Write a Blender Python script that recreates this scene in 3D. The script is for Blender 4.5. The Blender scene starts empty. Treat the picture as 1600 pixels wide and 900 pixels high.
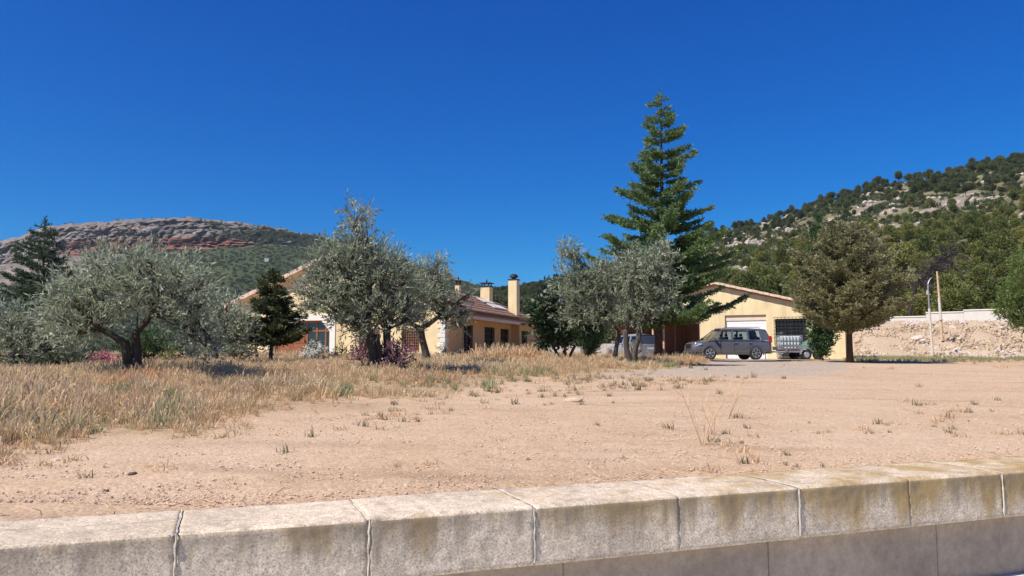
import bpy, bmesh, math, random
import numpy as np
from mathutils import Vector, Matrix
R = math.radians
PI = math.pi
random.seed(7)
rng = np.random.default_rng(7)
S = bpy.context.scene
C = S.collection

# ------------------------------------------------------------------ camera, sky, sun, exposure
EYE = 1.48
PITCH = math.atan(108 / 1200)
cam = bpy.data.cameras.new("camera")
cam.lens = 27.0; cam.sensor_width = 36.0; cam.clip_start = 0.05; cam.clip_end = 20000
camo = bpy.data.objects.new("camera", cam); C.objects.link(camo)
camo.location = (0, 0, EYE); camo.rotation_euler = (PI / 2 + PITCH, 0, 0)
S.camera = camo
SUN_EL = R(50)
sun_h = Vector((-0.84, -0.54, 0)).normalized()
SUN = Vector((sun_h.x * math.cos(SUN_EL), sun_h.y * math.cos(SUN_EL), math.sin(SUN_EL)))
W = bpy.data.worlds.new("World"); S.world = W; W.use_nodes = True
nt = W.node_tree; nt.nodes.clear()
sky = nt.nodes.new("ShaderNodeTexSky"); sky.sky_type = 'NISHITA'; sky.sun_disc = False
sky.sun_elevation = SUN_EL; sky.sun_rotation = math.atan2(sun_h.x, sun_h.y)
sky.altitude = 800; sky.air_density = 1.0; sky.dust_density = 0.0; sky.ozone_density = 6.0
hs = nt.nodes.new("ShaderNodeHueSaturation"); hs.inputs['Saturation'].default_value = 1.30; hs.inputs['Hue'].default_value = .505
bg = nt.nodes.new("ShaderNodeBackground"); bg.inputs['Strength'].default_value = 0.105
wo = nt.nodes.new("ShaderNodeOutputWorld")
nt.links.new(sky.outputs[0], hs.inputs['Color']); 
_s = nt.nodes.new("ShaderNodeSeparateColor"); _c = nt.nodes.new("ShaderNodeCombineColor"); nt.links.new(hs.outputs[0], _s.inputs[0])
for _i, (_g, _k) in enumerate(((1.5, .12), (1.0, .63), (.75, 1.33))):     # the camera's deep blue rendering of a clear sky
    _p = nt.nodes.new("ShaderNodeMath"); _p.operation = 'POWER'; _p.inputs[1].default_value = _g; nt.links.new(_s.outputs[_i], _p.inputs[0])
    _m = nt.nodes.new("ShaderNodeMath"); _m.operation = 'MULTIPLY'; _m.inputs[1].default_value = _k; nt.links.new(_p.outputs[0], _m.inputs[0])
    nt.links.new(_m.outputs[0], _c.inputs[_i])
nt.links.new(_c.outputs[0], bg.inputs[0]); nt.links.new(bg.outputs[0], wo.inputs[0])
sl = bpy.data.lights.new("sun", 'SUN'); sl.energy = 4.8; sl.angle = R(0.53); sl.color = (1.0, 0.94, 0.85)
so = bpy.data.objects.new("sun", sl); C.objects.link(so)
so.rotation_euler = SUN.to_track_quat('Z', 'Y').to_euler(); so.location = (-20, -10, 30)
S.view_settings.view_transform = 'Standard'; S.view_settings.look = 'None'
S.view_settings.gamma = 1; S.view_settings.exposure = 0.38
S.cycles.max_bounces = 6; S.cycles.transparent_max_bounces = 8
S.cycles.use_denoising = True

# ------------------------------------------------------------------ measuring helpers
F = 1200.0
cp, sp = math.cos(PITCH), math.sin(PITCH)
def pt(px, py, Y):
    """the world point at depth Y seen at photo pixel px, py"""
    a, b = px - 800, 450 - py
    d = Vector((a, F * cp - b * sp, F * sp + b * cp))
    d *= Y / d.y
    return Vector((d.x, Y, d.z + EYE))
def topix(P):
    P = np.asarray(P, float)
    y = P[..., 1]; z = P[..., 2] - EYE
    fwd = y * cp + z * sp; up = -y * sp + z * cp
    return 800 + F * P[..., 0] / fwd, 450 - F * up / fwd
def smooth(x, a, b):
    t = np.clip((x - a) / (b - a), 0, 1); return t * t * (3 - 2 * t)
_tab = np.random.default_rng(3).random(65536)
def _h(ix, iy, iz):
    return _tab[(ix * 73856093 ^ iy * 19349663 ^ iz * 83492791) & 65535]
def vn(x, y, z=0.0):
    x, y, z = np.broadcast_arrays(np.asarray(x, float), y, z)
    ix, iy, iz = np.floor(x).astype(np.int64), np.floor(y).astype(np.int64), np.floor(z).astype(np.int64)
    fx, fy, fz = x - ix, y - iy, z - iz
    fx, fy, fz = [f * f * (3 - 2 * f) for f in (fx, fy, fz)]
    r = 0
    for dx in (0, 1):
        for dy in (0, 1):
            for dz in (0, 1):
                r = r + _h(ix + dx, iy + dy, iz + dz) * (fx if dx else 1 - fx) * (fy if dy else 1 - fy) * (fz if dz else 1 - fz)
    return r
def fbm(x, y, z=0.0, o=4):
    r, a, t = 0, .5, 0
    for k in range(o):
        r = r + a * vn(x * 2 ** k + 17 * k, y * 2 ** k - 9 * k, z * 2 ** k + 5 * k); t += a; a *= .5
    return r / t

# street wall frame: N points away from the street, T along the wall
N = np.array([-.351, .936]); T = np.array([.936, .351])
S_BACK = 4.31; S_FRONT = 3.755
CZ = 0.71
def ground(X, Y):
    X = np.asarray(X, float); Y = np.asarray(Y, float)
    s = X * N[0] + Y * N[1] - S_BACK
    z = 0.69 + 0.70 * (1 - np.exp(-np.clip(s, 0, None) / 25.0)) / (1 - math.exp(-40 / 25.0))
    a = X / np.maximum(Y, 1)
    z = np.minimum(z, 1.43 - .40 * smooth(-a, .10, .60) * (1 - smooth(Y, 33, 40)))
    b = smooth(a, .405, .46)
    z = z + b * (smooth(Y, 56, 69) * 3.1 + np.clip(a - .45, 0, .5) * 1.2 * smooth(Y, 56, 70))
    und = (fbm(X / 6, Y / 6) - .5) * .12 * smooth(s, .5, 12)
    return z + und
def gz(X, Y): return float(ground(X, Y))
def gp(px, Y):
    X = (px - 800) / (F * cp + 0) * Y * 1.0
    X = (px - 800) / 1205.0 * Y
    return Vector((X, Y, gz(X, Y)))
def at(px, py):
    """first ground point seen at the pixel"""
    a, b = px - 800, 450 - py
    d = Vector((a, F * cp - b * sp, F * sp + b * cp)).normalized()
    t = 4.0
    while t < 200:
        P = Vector((0, 0, EYE)) + d * t
        if P.z < gz(P.x, P.y): break
        t += .05 if t < 30 else .3
    return P

# ------------------------------------------------------------------ object helpers
def tag(o, label=None, cat=None, group=None, kind=None):
    if label: o['label'] = label
    if cat: o['category'] = cat
    if group: o['group'] = group
    if kind: o['kind'] = kind
    return o
def thing(name, label, cat, loc=(0, 0, 0), rz=0, group=None):
    o = bpy.data.objects.new(name, None); C.objects.link(o); o.empty_display_size = .2
    o.location = loc; o.rotation_euler = (0, 0, rz)
    return tag(o, label, cat, group)
def link(name, me, parent=None, mats=()):
    o = bpy.data.objects.new(name, me); C.objects.link(o)
    if parent: o.parent = parent
    for m in mats:
        me.materials.append(m)
    return o
def npmesh(name, V, Q, fattr=None, smooth_=False, vcol=None, mi=None):
    V = np.asarray(V, np.float32); Q = np.asarray(Q, np.int32)
    me = bpy.data.meshes.new(name)
    k = Q.shape[1]
    me.vertices.add(len(V)); me.vertices.foreach_set("co", V.ravel())
    me.loops.add(Q.size); me.loops.foreach_set("vertex_index", Q.ravel())
    me.polygons.add(len(Q)); me.polygons.foreach_set("loop_start", np.arange(0, Q.size, k, dtype=np.int32))
    if smooth_: me.polygons.foreach_set("use_smooth", np.ones(len(Q), bool))
    if mi is not None: me.polygons.foreach_set("material_index", np.asarray(mi, np.int32))
    me.update(calc_edges=True)
    if fattr is not None:
        a = me.attributes.new("var", 'FLOAT', 'FACE'); a.data.foreach_set("value", np.asarray(fattr, np.float32))
    if vcol is not None:
        a = me.attributes.new("col", 'FLOAT_COLOR', 'POINT')
        c = np.ones((len(V), 4), np.float32); c[:, :3] = vcol
        a.data.foreach_set("color", c.ravel())
    return me
def grid_quads(nu, nv):
    i = np.arange(nu * nv).reshape(nu, nv)
    return np.stack([i[:-1, :-1], i[1:, :-1], i[1:, 1:], i[:-1, 1:]], -1).reshape(-1, 4)
class MB:
    def __init__(s): s.v = []; s.f = []
    def add(s, vs, fs):
        n = len(s.v); s.v += [tuple(v) for v in vs]; s.f += [tuple(i + n for i in f) for f in fs]; return s
    def box(s, x0, x1, y0, y1, z0, z1, M=None):
        vs = [Vector(p) for p in ((x0, y0, z0), (x1, y0, z0), (x1, y1, z0), (x0, y1, z0), (x0, y0, z1), (x1, y0, z1), (x1, y1, z1), (x0, y1, z1))]
        if M: vs = [M @ v for v in vs]
        return s.add(vs, [(0, 3, 2, 1), (4, 5, 6, 7), (0, 1, 5, 4), (1, 2, 6, 5), (2, 3, 7, 6), (3, 0, 4, 7)])
    def tube(s, pts, rs, n=8, flute=0.0, jag=0.0, cap=True):
        pts = [Vector(p) for p in pts]
        if not hasattr(rs, '__len__'): rs = [rs] * len(pts)
        rings = []
        ref = Vector((0.3, 1, 0.1)).normalized()
        for i, p in enumerate(pts):
            d = (pts[min(i + 1, len(pts) - 1)] - pts[max(i - 1, 0)])
            d = d.normalized() if d.length > 1e-6 else Vector((0, 0, 1))
            a = d.cross(ref)
            a = a.normalized() if a.length > 1e-4 else Vector((1, 0, 0))
            b = d.cross(a)
            ring = []
            for k in range(n):
                t = 2 * PI * k / n
                r = rs[i] * (1 + flute * math.sin(3 * t + i * .8) + flute * .6 * math.sin(5 * t - i * .5) + random.uniform(-jag, jag))
                ring.append(p + a * math.cos(t) * r + b * math.sin(t) * r)
            rings.append(ring)
        vs = [v for r in rings for v in r]; fs = []
        for i in range(len(rings) - 1):
            for k in range(n):
                a0 = i * n + k; a1 = i * n + (k + 1) % n
                fs.append((a0, a1, a1 + n, a0 + n))
        if cap:
            fs.append(tuple(range(n - 1, -1, -1))); fs.append(tuple(range((len(rings) - 1) * n, len(rings) * n)))
        return s.add(vs, fs)
    def build(s, name, mat, parent=None, bevel=0, smooth_=False, seg=1):
        me = bpy.data.meshes.new(name); me.from_pydata([tuple(v) for v in s.v], [], s.f)
        if bevel:
            bm = bmesh.new(); bm.from_mesh(me)
            ed = [e for e in bm.edges if len(e.link_faces) == 2 and e.calc_face_angle(0) > .5]
            bmesh.ops.bevel(bm, geom=ed, offset=bevel, segments=seg, affect='EDGES', clamp_overlap=True)
            bm.to_mesh(me); bm.free()
        if smooth_:
            me.polygons.foreach_set("use_smooth", np.ones(len(me.polygons), bool))
        me.update()
        mats = mat if isinstance(mat, (list, tuple)) else [mat]
        return link(name, me, parent, mats)
    def bbox(s): pass

# ------------------------------------------------------------------ materials
def mat(name):
    m = bpy.data.materials.new(name); m.use_nodes = True
    t = m.node_tree; b = t.nodes['Principled BSDF']
    return m, t, b
def N_(t, kind, **kw):
    n = t.nodes.new(kind)
    for k, v in kw.items():
        if hasattr(n, k): setattr(n, k, v)
        else: n.inputs[k].default_value = v
    return n
def ramp(t, fac, stops, interp='LINEAR'):
    n = t.nodes.new("ShaderNodeValToRGB"); n.color_ramp.interpolation = interp
    e = n.color_ramp.elements
    while len(e) > 1: e.remove(e[0])
    e[0].position = stops[0][0]; e[0].color = (*stops[0][1], 1) if len(stops[0][1]) == 3 else stops[0][1]
    for p, c in stops[1:]:
        x = e.new(p); x.color = (*c, 1)
    if fac is not None: t.links.new(fac, n.inputs[0])
    return n
def coords(t, obj=False, scale=None):
    if obj: g = t.nodes.new("ShaderNodeTexCoord").outputs['Object']
    else: g = t.nodes.new("ShaderNodeNewGeometry").outputs['Position']
    if scale:
        m = t.nodes.new("ShaderNodeMapping"); m.inputs['Scale'].default_value = scale; t.links.new(g, m.inputs[0]); g = m.outputs[0]
    return g
def noise(t, vec, scale, detail=6, rough=.6, dist=0):
    n = t.nodes.new("ShaderNodeTexNoise"); n.inputs['Scale'].default_value = scale; n.inputs['Detail'].default_value = detail
    n.inputs['Roughness'].default_value = rough; n.inputs['Distortion'].default_value = dist
    t.links.new(vec, n.inputs['Vector']); return n.outputs[0]
def mix(t, fac, a, b, mode='MIX'):
    n = t.nodes.new("ShaderNodeMix"); n.data_type = 'RGBA'; n.blend_type = mode; n.clamp_factor = True
    for sock, v in ((n.inputs[0], fac), (n.inputs[6], a), (n.inputs[7], b)):
        if isinstance(v, bpy.types.NodeSocket): t.links.new(v, sock)
        elif isinstance(v, (int, float)): sock.default_value = v
        else: sock.default_value = (*v, 1)
    return n.outputs[2]
def math_(t, op, a, b=None, c=None, clamp=False):
    n = t.nodes.new("ShaderNodeMath"); n.operation = op; n.use_clamp = clamp
    for k, v in enumerate((a, b, c)):
        if v is None: continue
        if isinstance(v, bpy.types.NodeSocket): t.links.new(v, n.inputs[k])
        else: n.inputs[k].default_value = v
    return n.outputs[0]
def bump(t, b, h, strength=.4, dist=.02):
    n = t.nodes.new("ShaderNodeBump"); n.inputs['Strength'].default_value = strength; n.inputs['Distance'].default_value = dist
    t.links.new(h, n.inputs['Height']); t.links.new(n.outputs[0], b.inputs['Normal']); return n
def plain(name, col, rough=.8, metal=0, var=.12, scale=6, bstr=0, bscale=60, obj=True, spec=None):
    """a plain surface with fine mottling"""
    m, t, b = mat(name)
    v = coords(t, obj)
    n = noise(t, v, scale)
    c = ramp(t, n, [(.3, tuple(x * (1 - var) for x in col)), (.7, tuple(min(1, x * (1 + var)) for x in col))])
    t.links.new(c.outputs[0], b.inputs['Base Color'])
    b.inputs['Roughness'].default_value = rough; b.inputs['Metallic'].default_value = metal
    if spec is not None: b.inputs['Specular IOR Level'].default_value = spec
    if bstr: bump(t, b, noise(t, v, bscale, 4), bstr, .01)
    return m
def leafmat(name, stops, trans=.25, rough=.6, rnd=.25, tcol=1.3, spec=.25):
    """leaves: colour drifts leaf by leaf and plant by plant, a little light passes through"""
    m, t, b = mat(name)
    a = N_(t, "ShaderNodeAttribute", attribute_name="var")
    r = ramp(t, a.outputs['Fac'], stops)
    oi = t.nodes.new("ShaderNodeObjectInfo")
    hv = t.nodes.new("ShaderNodeHueSaturation")
    t.links.new(math_(t, 'MULTIPLY_ADD', oi.outputs['Random'], rnd * 2, 1 - rnd), hv.inputs['Value'])
    t.links.new(math_(t, 'MULTIPLY_ADD', oi.outputs['Random'], -.03 * rnd * 4, .5 + .015 * rnd * 4), hv.inputs['Hue'])
    t.links.new(r.outputs[0], hv.inputs['Color'])
    t.links.new(hv.outputs[0], b.inputs['Base Color'])
    b.inputs['Roughness'].default_value = rough; b.inputs['Specular IOR Level'].default_value = spec
    tr = t.nodes.new("ShaderNodeBsdfTranslucent")
    g = t.nodes.new("ShaderNodeGamma"); g.inputs[1].default_value = 1 / tcol
    t.links.new(hv.outputs[0], g.inputs[0]); t.links.new(g.outputs[0], tr.inputs[0])
    mx = t.nodes.new("ShaderNodeMixShader"); mx.inputs[0].default_value = trans
    t.links.new(b.outputs[0], mx.inputs[1]); t.links.new(tr.outputs[0], mx.inputs[2])
    t.links.new(mx.outputs[0], t.nodes['Material Output'].inputs[0])
    return m
def vcolmat(name, nscale=.5, amt=.35, rough=.95, bstr=.5, bdist=1.0, nscale2=None, stretch=None):
    m, t, b = mat(name)
    a = N_(t, "ShaderNodeAttribute", attribute_name="col")
    v = coords(t, scale=stretch)
    n = noise(t, v, nscale, 8, .65)
    k = ramp(t, n, [(.3, (1 - amt,) * 3), (.7, (1 + amt,) * 3)])
    c = mix(t, 1.0, a.outputs['Color'], k.outputs[0], 'MULTIPLY')
    if nscale2:
        n2 = noise(t, v, nscale2, 3, .5); k2 = ramp(t, n2, [(.35, (.75,) * 3), (.65, (1.2,) * 3)])
        c = mix(t, 1.0, c, k2.outputs[0], 'MULTIPLY')
    t.links.new(c, b.inputs['Base Color']); b.inputs['Roughness'].default_value = rough; b.inputs['Specular IOR Level'].default_value = .1
    bump(t, b, n, bstr, bdist)
    return m

def mat_ground():
    m, t, b = mat("dry_ground")
    a = N_(t, "ShaderNodeAttribute", attribute_name="col")   # r grass, g grey gravel, b bank
    sep = t.nodes.new("ShaderNodeSeparateColor"); t.links.new(a.outputs['Color'], sep.inputs[0])
    v = coords(t)
    nb = noise(t, v, .45, 6, .6); nm = noise(t, v, 6, 8, .7); nf = noise(t, v, 60, 6, .7)
    vo = t.nodes.new("ShaderNodeTexVoronoi"); vo.inputs['Scale'].default_value = 38; t.links.new(v, vo.inputs['Vector'])
    dirt = ramp(t, nm, [(.25, (.43, .285, .172)), (.5, (.52, .36, .226)), (.75, (.59, .425, .272))])
    dirt2 = mix(t, ramp(t, nb, [(.35, (0, 0, 0)), (.7, (1, 1, 1))]).outputs[0], dirt.outputs[0], (.57, .415, .278))
    peb = ramp(t, vo.outputs['Color'], [(.2, (.84, .82, .80)), (.5, (1, 1, 1)), (.85, (1.14, 1.13, 1.12))])
    dirt3 = mix(t, .7, dirt2, mix(t, 1, dirt2, peb.outputs[0], 'MULTIPLY'))
    fine = ramp(t, nf, [(.3, (.75, .75, .75)), (.7, (1.2, 1.2, 1.2))])
    trk = noise(t, coords(t, scale=(.30, 1.3, 1)), 1.1, 5, .6, .4)
    dirt3 = mix(t, 1, dirt3, ramp(t, trk, [(.30, (.80, .77, .75)), (.46, (1, 1, 1)), (.68, (1.05, 1.05, 1.06))]).outputs[0], 'MULTIPLY')
    sp_ = noise(t, v, 22, 3, .5)
    dirt3 = mix(t, ramp(t, sp_, [(.70, (0, 0, 0)), (.76, (.6, .6, .6))]).outputs[0], dirt3, (.26, .18, .12))
    dirt4 = mix(t, 1, dirt3, fine.outputs[0], 'MULTIPLY')
    grey = ramp(t, nm, [(.3, (.33, .265, .195)), (.7, (.54, .44, .335))])
    gf = mix(t, 1, grey.outputs[0], fine.outputs[0], 'MULTIPLY')
    straw = ramp(t, nm, [(.25, (.24, .165, .095)), (.5, (.42, .295, .18)), (.75, (.56, .42, .27))])
    sf = mix(t, 1, straw.outputs[0], fine.outputs[0], 'MULTIPLY')
    bank = ramp(t, nm, [(.25, (.33, .235, .14)), (.5, (.50, .375, .25)), (.8, (.62, .50, .37))])
    w1 = math_(t, 'ADD', sep.outputs[1], math_(t, 'MULTIPLY_ADD', nm, 1.2, -.6))
    w1 = ramp(t, w1, [(.35, (0, 0, 0)), (.65, (1, 1, 1))]).outputs[0]
    c = mix(t, w1, dirt4, gf)
    w2 = math_(t, 'ADD', sep.outputs[0], math_(t, 'MULTIPLY_ADD', nm, 1.4, -.7))
    w2 = ramp(t, w2, [(.35, (0, 0, 0)), (.7, (1, 1, 1))]).outputs[0]
    c = mix(t, w2, c, sf)
    c = mix(t, sep.outputs[2], c, bank.outputs[0])
    t.links.new(c, b.inputs['Base Color']); b.inputs['Roughness'].default_value = .95; b.inputs['Specular IOR Level'].default_value = .1
    h = math_(t, 'ADD', math_(t, 'MULTIPLY', nm, 1.0), math_(t, 'ADD', math_(t, 'MULTIPLY', nf, .35), math_(t, 'MULTIPLY', vo.outputs['Distance'], -.35)))
    bump(t, b, h, .6, .022)
    return m
def mat_concrete(name, base=(.52, .49, .44), stains=True, bs=.6):
    """weathered concrete: speckled grain, ochre lichen and dark runs coming down from the upper edge"""
    m, t, b = mat(name)
    v = coords(t)
    nb = noise(t, v, 1.6, 6, .6); nm = noise(t, v, 14, 8, .7); nf = noise(t, v, 95, 6, .75, .6)
    c = ramp(t, nb, [(.3, tuple(x * .78 for x in base)), (.7, tuple(x * 1.1 for x in base))]).outputs[0]
    c = mix(t, 1, c, ramp(t, nm, [(.3, (.78, .77, .75)), (.7, (1.14, 1.14, 1.13))]).outputs[0], 'MULTIPLY')
    c = mix(t, 1, c, ramp(t, nf, [(.34, (.42, .40, .38)), (.5, (.95, .95, .95)), (.66, (1.35, 1.34, 1.32))] if stains else [(.34, (.86, .85, .84)), (.5, (1, 1, 1)), (.66, (1.08, 1.08, 1.07))]).outputs[0], 'MULTIPLY')
    if stains:
        sepv = t.nodes.new("ShaderNodeSeparateXYZ"); t.links.new(v, sepv.inputs[0])
        # vertical runs: noise that hardly changes with height
        st = noise(t, coords(t, scale=(1, 1, .10)), 3.6, 5, .65)
        st2 = noise(t, coords(t, scale=(1, 1, .06)), 9.0, 4, .6)
        hgt = math_(t, 'MULTIPLY_ADD', sepv.outputs[2], 3.3, -CZ * 3.3 + 1.0, clamp=True)   # 1 at the upper edge
        flat = math_(t, 'GREATER_THAN', sepv.outputs[2], CZ - .013)
        hgt = math_(t, 'MULTIPLY', hgt, math_(t, 'MULTIPLY_ADD', flat, -.55, 1.0))
        hx = math_(t, 'MULTIPLY_ADD', sepv.outputs[0], .10, .17, clamp=True)          # more lichen towards the far end
        w = math_(t, 'ADD', math_(t, 'MULTIPLY', st, 1.2), math_(t, 'MULTIPLY', hgt, .42))
        w = math_(t, 'ADD', w, math_(t, 'MULTIPLY', hx, .66))
        w = math_(t, 'ADD', w, math_(t, 'MULTIPLY', nm, .28))
        wo_ = ramp(t, w, [(1.28, (0, 0, 0)), (1.55, (.85, .85, .85))])
        wo_.color_ramp.elements[0].position = .0; wo_.color_ramp.elements[1].position = 1.0
        wn = math_(t, 'MULTIPLY_ADD', w, 4.0, -4.30, clamp=True)
        c = mix(t, math_(t, 'MULTIPLY', wn, .80), c, mix(t, nm, (.30, .18, .04), (.50, .33, .11)))
        wd = math_(t, 'MULTIPLY_ADD', math_(t, 'ADD', math_(t, 'MULTIPLY', st2, 1.0), math_(t, 'MULTIPLY', hgt, .42)), 4.2, -2.95, clamp=True)
        c = mix(t, math_(t, 'MULTIPLY', wd, .62), c, (.24, .185, .13))
    t.links.new(c, b.inputs['Base Color']); b.inputs['Roughness'].default_value = .92; b.inputs['Specular IOR Level'].default_value = .15
    h = math_(t, 'ADD', math_(t, 'MULTIPLY', nm, .5), math_(t, 'MULTIPLY', nf, .8))
    bump(t, b, h, bs, .012)
    return m
def mat_bark(name, a=(.10, .075, .055), c2=(.30, .25, .21)):
    m, t, b = mat(name)
    n = noise(t, coords(t, scale=(1, 1, .22)), 16, 8, .7, .8)
    n2 = noise(t, coords(t), 2.5, 4)
    c = ramp(t, n, [(.3, tuple(x * .6 for x in a)), (.5, a), (.72, c2)])
    c = mix(t, n2, c.outputs[0], a)
    t.links.new(c, b.inputs['Base Color']); b.inputs['Roughness'].default_value = .95
    bump(t, b, n, .9, .05); return m

M = {}
M['ground'] = mat_ground()
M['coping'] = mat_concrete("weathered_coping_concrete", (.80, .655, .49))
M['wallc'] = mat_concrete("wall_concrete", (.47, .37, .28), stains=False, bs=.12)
M['street'] = mat_concrete("pavement_concrete", (.66, .63, .58), stains=False, bs=.2)
M['mortar'] = plain("white_mortar", (.58, .52, .42), .9, var=.1, bstr=.4, obj=False, scale=20)
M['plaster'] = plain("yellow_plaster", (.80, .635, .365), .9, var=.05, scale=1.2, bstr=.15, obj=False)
def weather(m, amt=.18):
    t = m.node_tree; b = t.nodes['Principled BSDF']; src = b.inputs['Base Color'].links[0].from_socket
    n = noise(t, coords(t, scale=(1, 1, .12)), 2.2, 6, .65); n2 = noise(t, coords(t), .9, 5, .6)
    c = ramp(t, n, [(.30, (1 - amt, 1 - amt * 1.05, 1 - amt * 1.1)), (.55, (1, 1, 1))])
    c2 = ramp(t, n2, [(.35, (1 - amt * .6,) * 3), (.6, (1.03,) * 3)])
    t.links.new(mix(t, 1, mix(t, 1, src, c.outputs[0], 'MULTIPLY'), c2.outputs[0], 'MULTIPLY'), b.inputs['Base Color'])
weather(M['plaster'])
M['plaster_shade'] = plain("shaded_plaster", (.70, .44, .20), .9, var=.06, scale=1.2, bstr=.15, obj=False)  # the yellow plaster again, with the shade of the sunless walls in its colour
M['cream'] = plain("cream_trim", (.80, .74, .64), .85, var=.05, scale=5)
M['soffit'] = plain("soffit_render", (.70, .58, .44), .9, var=.05, scale=3)
M['stone'] = plain("white_quoin_stone", (.74, .70, .62), .9, var=.12, scale=9, bstr=.4)
M['white'] = plain("white_paint", (.82, .82, .80), .6, var=.02, scale=3)
M['whitewall'] = plain("whitewash", (.66, .62, .55), .9, var=.06, scale=1.5, bstr=.2, obj=False)
M['tile'] = plain("terracotta_tile", (.46, .25, .155), .9, var=.38, scale=5, bstr=.3, obj=False)
M['verge'] = plain("pale_verge_tile", (.74, .53, .40), .9, var=.12, scale=9, bstr=.3)
M['fascia'] = plain("brown_fascia", (.33, .21, .12), .85, var=.12)
M['wood'] = plain("reddish_wood", (.25, .09, .035), .55, var=.2, scale=12)
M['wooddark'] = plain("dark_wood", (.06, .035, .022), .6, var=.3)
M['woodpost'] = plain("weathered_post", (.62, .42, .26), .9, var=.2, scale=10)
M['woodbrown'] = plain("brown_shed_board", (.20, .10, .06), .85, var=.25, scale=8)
M['pole'] = plain("pole_paint", (.62, .56, .46), .7, var=.08)
M['metal'] = plain("grey_steel", (.42, .42, .42), .45, metal=.7, var=.1)
M['iron'] = plain("black_iron", (.025, .025, .028), .5, var=.1)
M['black'] = plain("black_plastic", (.018, .018, .02), .6, var=.1)
M['rubber'] = plain("tyre_rubber", (.028, .027, .027), .85, var=.15)
M['rim'] = plain("alloy_rim", (.62, .62, .63), .3, metal=.8, var=.03)
M['paint'] = plain("grey_car_paint", (.20, .20, .215), .24, metal=.5, var=.02)
M['paint2'] = plain("silver_car_paint", (.42, .42, .43), .35, metal=.4, var=.02)
M['sill'] = plain("grey_sill_plastic", (.09, .09, .095), .6, var=.1)
M['red'] = plain("red_lens", (.42, .015, .02), .2, var=.05)
M['lamp'] = plain("clear_lens", (.55, .6, .66), .12, metal=.4, var=.05)
M['tank'] = plain("white_tank_plastic", (.70, .74, .72), .5, var=.05)
M['tarp'] = plain("green_tarpaulin", (.10, .17, .10), .7, var=.25, scale=4)
M['board'] = plain("pale_roof_sheet", (.72, .66, .58), .5, var=.05)
def glass(name, col=(.02, .025, .03), rough=.06):
    m, t, b = mat(name); b.inputs['Base Color'].default_value = (*col, 1); b.inputs['Roughness'].default_value = rough
    b.inputs['Specular IOR Level'].default_value = .8
    n = noise(t, coords(t, True), 1.5, 2); bump(t, b, n, .05, .01)
    return m
M['glass'] = glass("window_glass"); M['carglass'] = glass("car_glass", (.035, .045, .05), .04)
def clear_glass():
    m, t, b = mat("clear_car_glass")
    g = t.nodes.new("ShaderNodeBsdfGlossy"); g.inputs['Roughness'].default_value = .03
    tr = t.nodes.new("ShaderNodeBsdfTransparent"); tr.inputs[0].default_value = (.72, .76, .74, 1)
    fr = t.nodes.new("ShaderNodeFresnel"); fr.inputs[0].default_value = 1.5
    k = math_(t, 'MULTIPLY', fr.outputs[0], .8)
    mx = t.nodes.new("ShaderNodeMixShader"); t.links.new(k, mx.inputs[0]); t.links.new(tr.outputs[0], mx.inputs[1]); t.links.new(g.outputs[0], mx.inputs[2])
    t.links.new(mx.outputs[0], t.nodes['Material Output'].inputs[0]); return m
M['cg'] = clear_glass()
M['olive_bark'] = mat_bark("olive_bark", (.075, .058, .045), (.27, .23, .20))
M['bark'] = mat_bark("conifer_bark", (.085, .05, .032), (.20, .13, .09))
M['olive'] = leafmat("olive_leaves", [(0, (.12, .14, .075)), (.45, (.25, .285, .175)), (.8, (.39, .43, .30)), (1, (.50, .54, .42))], .32, .5, .08)
M['cedar'] = leafmat("cedar_needles", [(0, (.04, .078, .03)), (.5, (.105, .175, .055)), (1, (.23, .31, .12))], .25, .6, .05)
M['cedarblue'] = leafmat("blue_green_needles", [(0, (.018, .04, .025)), (.5, (.045, .085, .045)), (1, (.10, .15, .08))], .15, .6, .05)
M['fir'] = leafmat("olive_brown_needles", [(0, (.085, .09, .04)), (.5, (.19, .19, .085)), (.85, (.27, .25, .12)), (1, (.33, .28, .15))], .25, .6, .05)
M['dark'] = leafmat("dark_glossy_leaves", [(0, (.012, .026, .012)), (.6, (.03, .058, .022)), (1, (.08, .13, .05))], .1, .35, .05)
M['spruce'] = leafmat("dark_spruce_needles", [(0, (.028, .038, .017)), (.6, (.07, .085, .032)), (1, (.19, .19, .07))], .1, .6, .05)
M['cypress'] = leafmat("cypress_leaves", [(0, (.025, .055, .02)), (.6, (.055, .11, .035)), (1, (.12, .19, .06))], .15, .6, .05)
M['bright'] = leafmat("bright_pine_needles", [(0, (.04, .075, .018)), (.5, (.11, .17, .04)), (1, (.22, .28, .08))], .25, .6, .05)
M['bush'] = leafmat("green_bush_leaves", [(0, (.03, .055, .018)), (.5, (.08, .12, .04)), (1, (.18, .22, .08))], .25, .6, .1)
M['oleander'] = leafmat("oleander_leaves", [(0, (.05, .05, .02)), (.5, (.12, .11, .045)), (1, (.22, .20, .09))], .2, .6, .1)
M['pink'] = leafmat("pink_petals", [(0, (.66, .28, .27)), (.6, (.86, .46, .42)), (1, (.90, .64, .56))], .3, .7, .0)
M['rose'] = leafmat("rose_petals", [(0, (.42, .08, .14)), (.6, (.62, .18, .26)), (1, (.70, .34, .38))], .3, .7, .0)
M['whitef'] = leafmat("white_petals", [(0, (.55, .58, .5)), (1, (.82, .84, .78))], .3, .7, .0)
M['straw'] = leafmat("straw_blades", [(0, (.33, .225, .125)), (.35, (.54, .375, .20)), (.7, (.67, .50, .29)), (1, (.74, .63, .44))], .3, .8, .22, spec=.1)
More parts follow.
